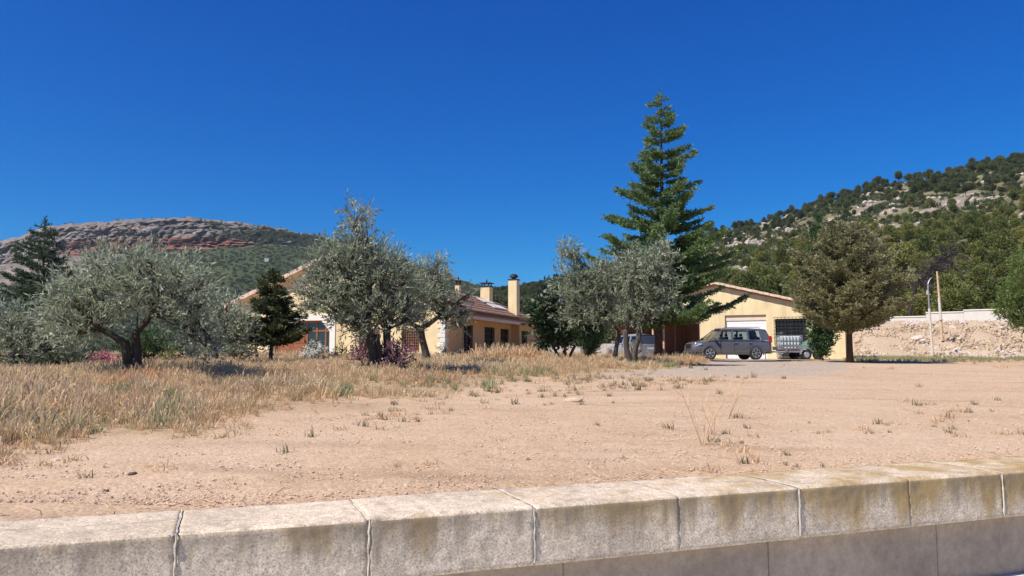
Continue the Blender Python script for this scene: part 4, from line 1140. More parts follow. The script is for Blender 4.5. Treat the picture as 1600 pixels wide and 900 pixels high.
xg = lambda px: -((HC.x - (px - 800) / 1205.0 * HC.y) / (.944 + (px - 800) / 1205.0 * .33))
xdoor = xg(476)
for px in (431, 453, 476, 491, 505): vbar(xg(px), .05)
vbar(AX1 - .06); 
ztr = hz(2.93)
fr.box(AX0, AX1, y - .012, y + .092, ztr - .05, ztr + .05); fr.box(AX0, AX1, y - .012, y + .092, AZ1 - .1, AZ1)
glz = fr.build("glazed_front", M['wood'], house)
xs_ = [AX0] + [xg(p) for p in (431, 453, 476, 491, 505)] + [AX1]
for a, b in zip(xs_[:-1], xs_[1:]):
    MB().box(a + .05, b - .05, y + .03, y + .04, ztr + .05, AZ1 - .1).build("pane", M['glass'], glz)
    if a >= xdoor - .01: MB().box(a + .05, b - .05, y + .03, y + .04, zb, ztr - .05).build("pane", M['glass'], glz)
dr = MB()
for a, b in zip(xs_[:3], xs_[1:4]):
    dr.box(a + .055, b - .055, y + .012, y + .07, zb, ztr - .055)
    for q in range(2):
        dr.box(a + .16, b - .16, y - .012, y + .012, zb + .15 + q * .62, zb + .65 + q * .62)
door = dr.build("door", M['wood'], house, bevel=.01)
MB().box(xs_[3] - .16, xs_[3] - .13, y - .05, y + .0, zb + .8, zb + .95).build("handle", M['iron'], door)
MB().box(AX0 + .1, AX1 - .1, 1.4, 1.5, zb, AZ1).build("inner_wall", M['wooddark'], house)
st = MB(); st.box(AX0 - .2, AX1 - .6, -1.2, -.06, -.2, zb - .14); st.box(AX0 - .1, AX1 - .5, -.8, -.06, zb - .137, zb - .003)
st.build("doorstep", M['cream'], house, bevel=.01)
# quoins at the corner and along its neighbour edge
z = -.05; k = 0
while z < hz(3.85):
    h = random.uniform(.20, .28); w = .42 if k % 2 else .26
    MB().box(-w, .035, -.035, (.26 if k % 2 else .42), z, z + h - .015).build("quoin_stone", M['stone'], house, bevel=.02)
    z += h; k += 1
# roofs: main gable
sl = lambda x: gtop(x)
ov = .34; D_main = 2.8
def slope_vec(x0, x1):
    return (x1 - x0, 0, gtop(x1) - gtop(x0))
e_r = .5; gr_ = (z_ap - z_r) / t_ap; gl_ = (z_ap - z_l) / (GW_ - t_ap)
tile_roof("tiled_roof", (e_r, -ov, z_r - gr_ * e_r + .16), (0, 1, 0), (-(t_ap + e_r), 0, gr_ * (t_ap + e_r)), D_main + ov, math.hypot(t_ap + e_r, gr_ * (t_ap + e_r)), parent=house)
tile_roof("tiled_roof", (-GW_ - .6, -ov, z_l - gl_ * .6 + .16), (0, 1, 0), (GW_ - t_ap + .6, 0, gl_ * (GW_ - t_ap + .6)), D_main + ov, math.hypot(GW_ - t_ap + .6, gl_ * (GW_ - t_ap + .6)), parent=house)
def verge(mb, x0, z0, x1, z1, y0, y1, h0, h1):
    vs = [(x0, y0, z0 + h0), (x1, y0, z1 + h0), (x1, y1, z1 + h0), (x0, y1, z0 + h0), (x0, y0, z0 + h1), (x1, y0, z1 + h1), (x1, y1, z1 + h1), (x0, y1, z0 + h1)]
    mb.add(vs, [(0, 3, 2, 1), (4, 5, 6, 7), (0, 1, 5, 4), (1, 2, 6, 5), (2, 3, 7, 6), (3, 0, 4, 7)])
sf = MB(); vg_ = MB()
for (xa, xb) in ((-GW_ - .6, -t_ap), (-t_ap, e_r)):
    f_ = lambda x: z_ap - abs(x + t_ap) * (gl_ if x < -t_ap else gr_)
    verge(sf, xa, f_(xa), xb, f_(xb), -ov + .02, D_main, .003, .15)
    n = 22
    for i in range(n):
        a = xa + (xb - xa) * i / n; b = xa + (xb - xa) * (i + 1.12) / n
        dz = .012 * (i % 2)
        verge(vg_, a, f_(a) + dz, min(b, xb), f_(min(b, xb)) + dz, -ov - .14, -ov + .10, .06, .27)
sf.build("soffit", M['soffit'], house)
tag(vg_.build('verge_tile', M['verge'], house), kind='stuff')
# side wing roof
zr = hz(5.25); hw = 2.45; oe = .85; gs = (zr - ze) / (hw); zee = ze - gs * oe + .12
hip = 3.4
Ls = L_S + oe; y0_ = -.2
slen = math.hypot(hw + oe, gs * (hw + oe))
tile_roof("tiled_roof", (oe, y0_, zee), (0, 1, 0), (-(hw + oe), 0, gs * (hw + oe)), Ls - y0_, slen, b=lambda s: (Ls - y0_) - s * (hip + oe), parent=house)
tile_roof("tiled_roof", (oe, Ls, zee), (-1, 0, 0), (0, -(hip + oe), gs * (hw + oe)), 2 * (hw + oe), math.hypot(hip + oe, gs * (hw + oe)), a=lambda s: s * (hw + oe), b=lambda s: 2 * (hw + oe) - s * (hw + oe), parent=house)
tile_roof("tiled_roof", (-2 * hw - oe, y0_, zee), (0, 1, 0), ((hw + oe), 0, gs * (hw + oe)), Ls - y0_, slen, b=lambda s: (Ls - y0_) - s * (hip + oe), parent=house)
sf = MB(); sf.box(-.3, oe - .02, y0_ + .02, Ls - .02, ze + .003, ze + .05)
sf.box(oe - .06, oe - .0, y0_, Ls, zee - .16, zee + .0); sf.build("eave_board", M['soffit'], house)
rd = MB(); n = 36
for i in range(n):
    a = y0_ + (Ls - hip - oe - y0_) * i / n; b = a + (Ls - hip - oe - y0_) / n * 1.1
    rd.tube([(-hw, a, zr + .13 + .01 * (i % 2)), (-hw, b, zr + .13)], .10, 8)
tag(rd.build('ridge_tile', M['verge'], house), kind='stuff')
def chimney(cx, cy, w, z0, z1, cap, lab):
    mb = MB().box(cx - w / 2, cx + w / 2, cy - w / 2, cy + w / 2, z0, z1)
    c = mb.build("chimney", M['plaster'], house, bevel=.01); c['label'] = lab
    k = MB()
    if cap == 'cowl':
        k.box(cx - w / 2 - .04, cx + w / 2 + .04, cy - w / 2 - .04, cy + w / 2 + .04, z1 + .003, z1 + .06)
        k.tube([(cx, cy, z1 + .05), (cx, cy, z1 + .16), (cx, cy, z1 + .2), (cx, cy, z1 + .32), (cx, cy, z1 + .42)], [w * .26, w * .26, w * .50, w * .46, w * .2], 14)
    else:
        k.box(cx - w / 2 - .03, cx + w / 2 + .03, cy - w / 2 - .03, cy + w / 2 + .03, z1 + .003, z1 + .09)
        for sx in (-1, 1):
            for sy in (-1, 1): k.box(cx + sx * w * .36 - .03, cx + sx * w * .36 + .03, cy + sy * w * .36 - .03, cy + sy * w * .36 + .03, z1 + .09, z1 + .24)
        k.box(cx - w / 2 - .06, cx + w / 2 + .06, cy - w / 2 - .06, cy + w / 2 + .06, z1 + .24, z1 + .30)
        k.tube([(cx, cy, z1 + .3), (cx, cy, z1 + .42), (cx + .02, cy, z1 + .58)], [.05, .07, .01], 6)
    k.build("chimney_cap", M['iron'], c)
def side_xy(px, inn):
    u = side_u(px, -inn); return (-inn, u)
cx, cy = side_xy(803, .35); chimney(cx, cy, .60, ze - .2, hz(1.48 + (558 - 437) / 1205 * (HC.y + cy * .944)), 'cowl', "tall chimney at the eave with a round black cowl")
cx, cy = side_xy(760, 2.2); chimney(cx, cy, .66, zr - .9, hz(1.48 + (558 - 447) / 1205 * (HC.y + cy * .944)), 'table', "middle chimney with a flat black cap on legs")
cx, cy = -3.2, 5.2; 
chimney(*side_xy(715, 3.0), .30, hz(4.6), hz(1.48 + (558 - 437) / 1205 * 46), 'table', "slim small chimney half hidden behind the olive")
a_, b_ = side_u(765, -1.2), side_u(788, -1.2)
bd = MB()
for (xa, ya, yb) in ((-.75, a_ - .3, b_ - .6), (-1.5, a_ - .2, b_ - .9)):
    zz = lambda x: zee + gs * (oe - x) + .12
    vs = [(xa, ya, zz(xa)), (xa, yb, zz(xa)), (xa - .55, yb, zz(xa - .55)), (xa - .55, ya, zz(xa - .55))]
    vs += [(p[0], p[1], p[2] + .05) for p in vs]
    bd.add(vs, [(0, 1, 2, 3), (7, 6, 5, 4), (0, 4, 5, 1), (1, 5, 6, 2), (2, 6, 7, 3), (3, 7, 4, 0)])
bd.build("roof_sheet", M['board'], house)

# ------------------------------------------------------------------ the garage
GC = Vector((( 1322 - 800) / 1205. * 49.0, 49.0, 1.30)); kg = 49. / 46.
grz = math.atan2(-.436, .9)
gar = thing("yellow_garage", "yellow gabled garage with white roller door and barred window behind the parked off-roader", "garage", GC, grz)
def gx(px):
    k = (px - 800) / 1205.0
    return (k * GC.y - GC.x) / (.9 + k * .436)
def gzz(py, x): return (558 - py) / 1205. * (GC.y - x * .436) + EYE - GC.z
xr = gx(1120); za = gzz(446, xr); xe = gx(1250); zE = gzz(474, xe)
sg = (za - zE) / (xe - xr)
gt = lambda x: za - abs(x - xr) * sg
xl = gx(1094) - 1.2
dx0, dx1, dzt = gx(1134), gx(1199), gzz(492, gx(1165))
wx0, wx1, wz0, wz1 = gx(1213), gx(1262), gzz(537, gx(1230)), gzz(498, gx(1230))
mb = MB(); wall_holes(mb, xl, 0, gt, -.3, 0, .3, [(dx0, dx1, -.3, dzt), (wx0, wx1, wz0, wz1)], brk=(xr,)); mb.build("gable_wall", M['plaster'], gar)
MB().box(-.3, 0, .303, 6, -.3, gt(0) - .02).build("side_wall", M['plaster'], gar)
MB().box(xl, xl + .3, .303, 6, -.3, gt(xl) - .02).build("side_wall", M['plaster'], gar)
d = MB()
zt = dzt - .38
n = 13
for i in range(n):
    z0 = -.1 + (zt + .1) * i / n; z1 = -.1 + (zt + .1) * (i + 1) / n
    d = MB().box(dx0 + .02, dx1 - .02, .17 - .0, .22, z0 + .006, z1 - .003)
    if i == 0: dr_ = d.build("roller_door", M['white'], gar, bevel=.006)
    else: d.build("door_slat", M['white'], dr_, bevel=.006)
MB().box(dx0 + .005, dx1 - .005, .12, .28, zt + .003, dzt - .003).build("shutter_box", M['soffit'], gar)
w = MB(); q = .07
w.box(wx0, wx0 + q, .14, .2, wz0, wz1); w.box(wx1 - q, wx1, .14, .2, wz0, wz1); w.box(wx0 + q, wx1 - q, .14, .2, wz1 - q, wz1); w.box(wx0 + q, wx1 - q, .14, .2, wz0, wz0 + q); w.box((wx0 + wx1) / 2 - .04, (wx0 + wx1) / 2 + .04, .138, .2, wz0 + q, wz1 - q)
wo_ = w.build("window", M['wooddark'], gar)
MB().box(wx0 + q, wx1 - q, .165, .175, wz0 + q, wz1 - q).build("pane", M['glass'], wo_)
g = MB(); grille(g, wx0 - .06, wx1 + .06, wz0 - .06, wz1 + .1, -.12, 'x', 9, 8, .014)
for x in (wx0 - .06, wx1 + .06):
    for z in (wz0 + .1, wz1 - .1): g.box(x - .012, x + .012, -.105, .01, z - .012, z + .012)
g.build("grille", M['iron'], wo_)
MB().box(wx0 - .06, wx1 + .06, -.05, .13, wz0 - .10, wz0 - .064).build('sill', M['cream'], wo_)
MB().tube([(.10, -.08, -.2), (.10, -.08, gt(0) - .25), (.3, -.1, gt(0) - .02)], .045, 8).build('drain_pipe', M['fascia'], gar)
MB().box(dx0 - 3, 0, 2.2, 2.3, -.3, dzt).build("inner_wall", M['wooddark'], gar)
oe2 = .45
for sgn, xe_ in ((1, oe2), (-1, xl - oe2)):
    ln_ = abs(xe_ - xr)
    tile_roof("tiled_roof", (xe_, -.25, gt(xe_) + .16), (0, 1, 0), ((xr - xe_), 0, sg * ln_), 6.5, math.hypot(ln_, sg * ln_), parent=gar)
sf = MB(); vg_ = MB()
for (xa, xb) in ((xl - oe2, xr), (xr, oe2)):
    verge(sf, xa, gt(xa), xb, gt(xb), -.22, 6.2, .003, .15)
    n = 24
    for i in range(n):
        a = xa + (xb - xa) * i / n; b = min(xb, xa + (xb - xa) * (i + 1.12) / n); dz = .012 * (i % 2)
        verge(vg_, a, gt(a) + dz, b, gt(b) + dz, -.36, -.14, .10, .26)
sf.build("soffit", M['fascia'], gar); tag(vg_.build('verge_tile', M['verge'], gar), kind='stuff')

# low lean-to carport beside it
pc0 = pt(1097, 552, 48.2); pc1 = pt(1022, 552, 47.)
cr = thing("carport", "dark brown open carport with rough wooden posts in the shade under the tall cedar", "carport", (pc1.x, pc1.y, 1.35), math.atan2(pc0.y - pc1.y, pc0.x - pc1.x))
Lc = (pc0 - pc1).xy.length
hc_ = pt(1060, 505, 47.5).z - 1.35
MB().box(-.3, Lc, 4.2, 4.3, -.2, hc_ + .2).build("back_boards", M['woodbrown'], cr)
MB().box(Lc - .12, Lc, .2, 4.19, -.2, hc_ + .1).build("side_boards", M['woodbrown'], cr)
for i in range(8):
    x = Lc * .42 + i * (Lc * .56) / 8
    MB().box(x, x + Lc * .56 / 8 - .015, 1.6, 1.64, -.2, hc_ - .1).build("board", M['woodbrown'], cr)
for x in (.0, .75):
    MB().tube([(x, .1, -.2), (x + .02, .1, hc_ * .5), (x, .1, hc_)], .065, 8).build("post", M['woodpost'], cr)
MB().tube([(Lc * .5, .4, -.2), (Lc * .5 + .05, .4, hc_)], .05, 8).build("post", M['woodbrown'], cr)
rf_ = MB()
for i in range(7):
    x = -.3 + i * (Lc + .25) / 7
    rf_.box(x, x + (Lc + .25) / 7 - .012, -.35, 4.4, hc_ + .12, hc_ + .16)
rf_.box(-.3, Lc - .05, -.02, .08, hc_ + .003, hc_ + .117)
rf_.build("roof", M['verge'], cr)

# ------------------------------------------------------------------ cars
def car(name, label, loc, rz, sp_):
    """x forward. sp_: L, W, H, wheelbase, wheel radius, outline tables"""
    root = thing(name, label, "car", loc, rz)
    L, Wd, H = sp_['L'], sp_['W'], sp_['H']; hw = Wd / 2
    xs = np.array(sp_['x']); hood = np.array(sp_['hood']); low = np.array(sp_['low']); wid = np.array(sp_['wid'])
    n = 44; X = np.linspace(xs[0], xs[-1], n)
    hz_ = np.interp(X, xs, hood); lz = np.interp(X, xs, low); wz = np.interp(X, xs, wid) * hw
    rings = []
    for i in range(n):
        t, b, w_ = hz_[i], lz[i], wz[i]; h = t - b
        prof = [(0, b), (.80 * w_, b), (.94 * w_, b + .04 * h), (.985 * w_, b + .22 * h), (1.0 * w_, b + .52 * h), (.985 * w_, b + .60 * h), (.975 * w_, b + .80 * h), (.93 * w_, b + .95 * h), (.80 * w_, t - .005), (.4 * w_, t + .012), (0, t + .018)]
        full = prof + [(-y, z) for (y, z) in prof[-2:0:-1]]
        rings.append([(X[i], y, z) for (y, z) in full])
    k = len(rings[0]); vs = [v for r_ in rings for v in r_]; fs = []
    for i in range(n - 1):
        for j in range(k):
            a = i * k + j; b = i * k + (j + 1) % k; fs.append((a, b, b + k, a + k))
    fs.append(tuple(range(k))); fs.append(tuple(range((n - 1) * k, n * k))[::-1])
    me = bpy.data.meshes.new("body"); me.from_pydata(vs, [], fs)
    bm = bmesh.new(); bm.from_mesh(me); bmesh.ops.recalc_face_normals(bm, faces=bm.faces); bm.to_mesh(me); bm.free()
    body = link("body", me, root, [sp_['paint']])
    # wheel arches are cut out
    wr = sp_['wr']; cut = MB()
    for wx in (sp_['wf'], sp_['wb']):
        for sy in (-1, 1):
            cut.tube([(wx, sy * (hw - .30), wr), (wx, sy * (hw + .2), wr)], wr * 1.16, 28)
    co = cut.build("cutter", sp_['paint'])
    bmc = bmesh.new(); bmc.from_mesh(co.data); bmesh.ops.recalc_face_normals(bmc, faces=bmc.faces); bmc.to_mesh(co.data); bmc.free()
    md = body.modifiers.new("cut", 'BOOLEAN'); md.object = co; md.operation = 'DIFFERENCE'; md.solver = 'EXACT'
    bpy.context.view_layer.update()
    ev = body.evaluated_get(bpy.context.evaluated_depsgraph_get()); me2 = bpy.data.meshes.new_from_object(ev)
    body.modifiers.clear(); body.data = me2
    for p in me2.polygons: p.use_smooth = len(p.vertices) <= 4
    try:
        me2.set_sharp_from_angle(angle=R(32))
    except Exception: pass
    bpy.data.objects.remove(co)
    # cabin: pillars and roof in body colour, panes as parts
    B = sp_['cab']   # list of (x_bottom, x_top) edges from the windscreen back, z belt, z roof
    zb_, zt_ = sp_['belt'], sp_['roof']
    wb_, wt_ = hw * .95, hw * .78
    def cabpt(xb, xt, f, side):
        z = zb_ + (zt_ - zb_) * f; y = wb_ + (wt_ - wb_) * f
        return Vector((xb + (xt - xb) * f, side * y, z))
    roof = MB()
    xf0, xf1 = B[0]; xr0, xr1 = B[-1]
    m_ = 14; rv = []
    for i in range(m_ + 1):
        x = xr1 + (xf1 - xr1) * i / m_; cr_ = .05 * math.sin(PI * min(1, max(0, i / m_))) 
        for j, (yy, dz) in enumerate(((-1, -.06), (-.98, 0), (-.8, .045), (-.4, .07), (0, .078), (.4, .07), (.8, .045), (.98, 0), (1, -.06))):
            e = 1 - .04 * (i in (0, m_))
            rv.append((x, yy * wt_ * e, zt_ + dz + cr_ * (abs(yy) < .99)))
    rfc = [(i * 9 + j, i * 9 + j + 1, (i + 1) * 9 + j + 1, (i + 1) * 9 + j) for i in range(m_) for j in range(8)]
    roof.add(rv, rfc); roof.build("roof", sp_['paint'], root, smooth_=True)
    pil = MB()
    def quadbar(mbx, P, Q, a, b, th=.02, side=1):
        o = Vector((0, side * th, .0))
        p = [P + Vector((a, 0, 0)), P + Vector((b, 0, 0)), Q + Vector((b, 0, 0)), Q + Vector((a, 0, 0))]
        v = [x + o for x in p] + [x - o for x in p]
        mbx.add(v, [(0, 1, 2, 3), (7, 6, 5, 4), (0, 4, 5, 1), (1, 5, 6, 2), (2, 6, 7, 3), (3, 7, 4, 0)])
    for side in (-1, 1):
        for i, (xb, xt) in enumerate(B):
            P, Q = cabpt(xb, xt, -.05, side), cabpt(xb, xt, 1.0, side)
            wpl = sp_['pw'][i]; quadbar(pil, P, Q, -wpl, wpl, .02, side)
        for f, h in ((.0, .05), (.93, .07)):
            P = cabpt(*B[0], f, side); Q = cabpt(*B[-1], f, side)
            pil.add([P + Vector((0, side * .018, 0)), Q + Vector((0, side * .018, 0)), Q + Vector((0, side * .012, h)), P + Vector((0, side * .012, h)), P - Vector((0, side * .02, 0)), Q - Vector((0, side * .02, 0)), Q - Vector((0, side * .02, -h)), P - Vector((0, side * .02, -h))],
                    [(0, 1, 2, 3), (7, 6, 5, 4), (0, 4, 5, 1), (1, 5, 6, 2), (2, 6, 7, 3), (3, 7, 4, 0)])
    pil.build("pillars", sp_['paint'], root)
    for side in (-1, 1):
        for i in range(len(B) - 1):
            a, b = B[i], B[i + 1]
            p = [cabpt(*a, .02, side), cabpt(*b, .02, side), cabpt(*b, .97, side), cabpt(*a, .97, side)]
            o = MB().add([v + Vector((0, side * .002, 0)) for v in p] + [v - Vector((0, side * .006, 0)) for v in p], [(0, 1, 2, 3), (7, 6, 5, 4), (0, 4, 5, 1), (1, 5, 6, 2), (2, 6, 7, 3), (3, 7, 4, 0)])
            last = sp_.get('solid') and i == len(B) - 2
            o.build('rear_quarter' if last else 'side_window', sp_['paint'] if last else M['cg'], root)
    for nm, (xb, xt), s_ in (("windscreen", B[0], 1), ("rear_window", B[-1], -1)):
        p = [Vector((xb, -wb_, zb_)), Vector((xb, wb_, zb_)), Vector((xt, wt_, zt_)), Vector((xt, -wt_, zt_))]
        g_ = MB()
        rows_ = []
        for fz in (0, .5, 1):
            for fy in (-1, -.5, 0, .5, 1):
                w_ = wb_ + (wt_ - wb_) * fz
                rows_.append((xb + (xt - xb) * fz + s_ * .07 * (1 - fy * fy), fy * w_, zb_ + (zt_ - zb_) * fz))
        g_.add(rows_, [(r_ * 5 + c, r_ * 5 + c + 1, r_ * 5 + c + 6, r_ * 5 + c + 5) for r_ in range(2) for c in range(4)])
        g_.build(nm, M['cg'] if sp_.get('solid') or s_ > 0 else M['carglass'], root, smooth_=True)
    # inside: dark floor, dashboard and seats
    ins = MB(); ins.box(B[-1][0] + .1, B[0][0] - .1, -wb_ + .08, wb_ - .08, zb_ - .06, zb_ - .02)
    for sx in sp_['seats']:
        for sy in (-1, 1):
            ins.box(sx - .08, sx + .05, sy * .38 - .24, sy * .38 + .24, zb_ - .05, zb_ + .22); ins.box(sx - .08, sx + .02, sy * .38 - .11, sy * .38 + .11, zb_ + .24, zb_ + .40)
    ins.build("seats", M['black'], root, bevel=.02)
    # wheels
    for wx in (sp_['wf'], sp_['wb']):
        for sy in (-1, 1):
            ty = MB(); y1 = sy * (hw - .01); y0 = sy * (hw - .25)
            ty.tube([(wx, y0, wr), (wx, y0 + (y1 - y0) * .12, wr), (wx, y0 + (y1 - y0) * .88, wr), (wx, y1, wr)], [wr * .90, wr, wr, wr * .90], 28)
            wh = ty.build("wheel", M['rubber'], root)
            rm = MB(); yy = y1 + sy * .004
            n_ = 28
            ro = wr * .66
            rm.tube([(wx, y1 - sy * .06, wr), (wx, yy, wr)], [ro, ro], n_)
            rim_back = rm.build("rim_dish", M['black'], wh)
            sp2 = MB()
            for q in range(6):
                a = 2 * PI * q / 6 + .3
                u = Vector((math.cos(a), 0, math.sin(a))); v = Vector((-math.sin(a), 0, math.cos(a)))
                c0 = Vector((wx, yy + sy * .004, wr))
                for da in (-.10, .10):
                    p = [c0 + v * (-.018 + da * .2), c0 + v * (.018 + da * .2), c0 + u * ro * .97 + v * (.024 + da), c0 + u * ro * .97 + v * (-.024 + da)]
                    sp2.add(p + [x + Vector((0, sy * .012, 0)) for x in p], [(0, 1, 2, 3), (7, 6, 5, 4), (0, 4, 5, 1), (1, 5, 6, 2), (2, 6, 7, 3), (3, 7, 4, 0)])
            for q in range(n_):
                a0, a1 = 2 * PI * q / n_, 2 * PI * (q + 1) / n_
                P = []
                for a in (a0, a1):
                    for rr in (ro * .9, ro * 1.03):
                        for dy in (.002, .018):
                            P.append((wx + math.cos(a) * rr, yy + sy * dy, wr + math.sin(a) * rr))
                sp2.add(P, [(0, 1, 3, 2), (4, 6, 7, 5), (0, 4, 5, 1), (2, 3, 7, 6), (1, 5, 7, 3), (0, 2, 6, 4)])
            sp2.tube([(wx, yy, wr), (wx, yy + sy * .03, wr)], [.06, .05], 12)
            sp2.build("rim", M['rim'], wh)
    # trims
    for sy in (-1, 1):
        tr_ = MB().box(sp_['wb'] + wr * 1.15, sp_['wf'] - wr * 1.15, sy * hw * .97 - .03, sy * hw * .97 + .03, low.min() - .06, low.min() + .05)
        tr_.build("side_step", M['sill'], root, bevel=.012)
        for wx in (sp_['wf'], sp_['wb']):
            fl = MB(); m2 = 16
            for q in range(m2):
                a0, a1 = PI * (-.08 + 1.16 * q / m2), PI * (-.08 + 1.16 * (q + 1) / m2)
                P = [(wx + math.cos(a) * wr * rr, sy * (hw * dyy), wr + math.sin(a) * wr * rr) for a in (a0, a1) for rr in (1.13, 1.27) for dyy in (.93, 1.012)]
                fl.add(P, [(0, 1, 3, 2), (4, 6, 7, 5), (0, 4, 5, 1), (2, 3, 7, 6), (1, 5, 7, 3), (0, 2, 6, 4)])
            fl.build("wheel_arch", sp_['archm'], root)
        hd_ = MB(); x = xs[-1]
        hd_.add([(x - .02, sy * hw * .50, sp_['hl'] - .07), (x - .10, sy * hw * .88, sp_['hl'] - .07), (x - .50, sy * hw * 1.0, sp_['hl'] + .05), (x - .46, sy * hw * .985, sp_['hl'] + .13), (x - .16, sy * hw * .86, sp_['hl'] + .10), (x - .06, sy * hw * .50, sp_['hl'] + .07),
                 (x - .2, sy * hw * .5, sp_['hl']), (x - .4, sy * hw * .8, sp_['hl'])],
                [(0, 1, 4, 5), (1, 2, 3, 4), (0, 6, 1), (1, 6, 7), (1, 7, 2), (2, 7, 3), (3, 7, 4), (4, 7, 6), (4, 6, 5), (5, 6, 0)])
        hd_.build("headlight", M['lamp'], root)
        tl = MB(); xr_ = xs[0]
        tl.box(xr_ + .03, xr_ + .20, sy * hw * .955 - .05, sy * hw * .955 + .012, sp_['tl'][0], sp_['tl'][1])
        tl.box(xr_ - .02, xr_ + .1, sy * hw * .88 - .09, sy * hw * .88 + .07, sp_['tl'][0] + .02, sp_['tl'][1] - .03)
        tl.build("taillight", M['red'], root, bevel=.02)
        mr = MB(); mx = B[0][0] - .28
        mr.box(mx - .07, mx + .06, sy * (hw + .03), sy * (hw + .20), zb_ + .03, zb_ + .19); mr.box(mx - .03, mx + .03, sy * (hw * .93), sy * (hw + .04), zb_ + .03, zb_ + .08)
        mr.build("mirror", sp_['paint'], root, bevel=.02)
        for hx_ in sp_['handles']:
            MB().box(hx_ - .10, hx_ + .10, sy * (hw * .99), sy * (hw * .99 + .035), zb_ - .14, zb_ - .105).build("door_handle", M['rim'], root, bevel=.008)
        for dxx in sp_['seams']:
            MB().box(dxx - .006, dxx + .006, sy * hw * .965 - .012, sy * hw * 1.0 + .001, low.min() + .12, zb_ - .03).build("door_gap", M['black'], root)
        if sp_.get('rails'):
            MB().tube([(B[-1][1] + .25, sy * wt_ * .88, zt_ + .09), (B[-1][1] + .35, sy * wt_ * .88, zt_ + .14), (B[0][1] - .25, sy * wt_ * .88, zt_ + .14), (B[0][1] - .1, sy * wt_ * .88, zt_ + .09)], .018, 6).build("roof_rail", M['rim'], root)
    bf = MB(); x = xs[-1]
    bf.box(x - .22, x + .05, -hw * .88, hw * .88, low.min() + .02, low.min() + .24); bf.build("front_bumper", sp_['paint'], root, bevel=.05, seg=2)
    gr2 = MB()
    for q in range(4): gr2.box(x - .04, x + .03, -hw * .44, hw * .44, sp_['hl'] - .16 + q * .07, sp_['hl'] - .13 + q * .07)
    gr2.box(x - .06, x + .012, -hw * .46, hw * .46, sp_['hl'] - .18, sp_['hl'] + .10)
    gr2.build("grille", M['black'], root, bevel=.006)
    rb = MB(); x = xs[0]
    rb.box(x - .06, x + .2, -hw * .92, hw * .92, low.min() + .0, low.min() + .22); rb.build("rear_bumper", sp_['paint'], root, bevel=.05, seg=2)
    MB().box(x - .066, x - .058, -.26, .26, low.min() + .36, low.min() + .47).build("number_plate", M['white'], root)
    return root
Ysuv = 45.2
pw_ = pt(1179, 558, Ysuv); zg = gz(pw_.x, pw_.y)
a_s = R(180 + 6)
spec = dict(L=4.8, W=1.9, H=1.88, x=[-2.36, -2.30, -2.0, -1.2, .3, .95, 1.6, 2.15, 2.34, 2.40], hood=[.98, 1.10, 1.13, 1.14, 1.14, 1.14, 1.12, 1.05, .97, .82],
            low=[.55, .46, .40, .36, .36, .36, .38, .42, .44, .50], wid=[.90, .95, .985, 1.0, 1.0, 1.0, .985, .94, .86, .78], wf=1.42, wb=-1.37, wr=.385,
            belt=1.13, roof=1.76, cab=[(1.45, .62), (1.0, .58), (.04, .0), (-.95, -.92), (-1.78, -1.68), (-2.28, -2.02)], pw=[.03, .02, .05, .05, .06, .05], solid=True, seats=[.25, -.65],
            paint=M['paint'], archm=M['paint'], hl=.84, tl=(.98, 1.40), handles=[-.12, -1.02], seams=[.78, -.06, -1.0], rails=True)
cb = Vector((math.cos(a_s), math.sin(a_s), 0)) * 1.37
car("off_road_car", "grey five-door off-road car parked side-on before the white garage door", (pw_.x + cb.x, pw_.y + cb.y + .9, zg - .01), a_s, spec)
spec2 = dict(L=4.1, W=1.74, H=1.55, x=[-2.02, -1.95, -1.7, -.9, .4, .95, 1.5, 1.9, 2.03, 2.07], hood=[.90, 1.0, 1.0, .98, .96, .93, .86, .76, .66, .55],
             low=[.42, .33, .28, .26, .26, .26, .28, .30, .32, .36], wid=[.88, .94, .98, 1.0, 1.0, 1.0, .97, .90, .82, .74], wf=1.25, wb=-1.3, wr=.31,
             belt=.97, roof=1.45, cab=[(1.05, .35), (.62, .33), (-.12, -.12), (-.98, -.92), (-1.95, -1.62)], pw=[.03, .03, .045, .05, .12], seats=[.2, -.7],
             paint=M['paint2'], archm=M['paint2'], hl=.66, tl=(.78, 1.22), handles=[-.2, -1.05], seams=[.7, -.12, -.95])
ps = pt(995, 552, 46.); 
car("silver_car", "silver hatchback seen from behind between the olives and the cedar trunk", (ps.x + .1, ps.y + 2, gz(ps.x, ps.y)), R(112), spec2)

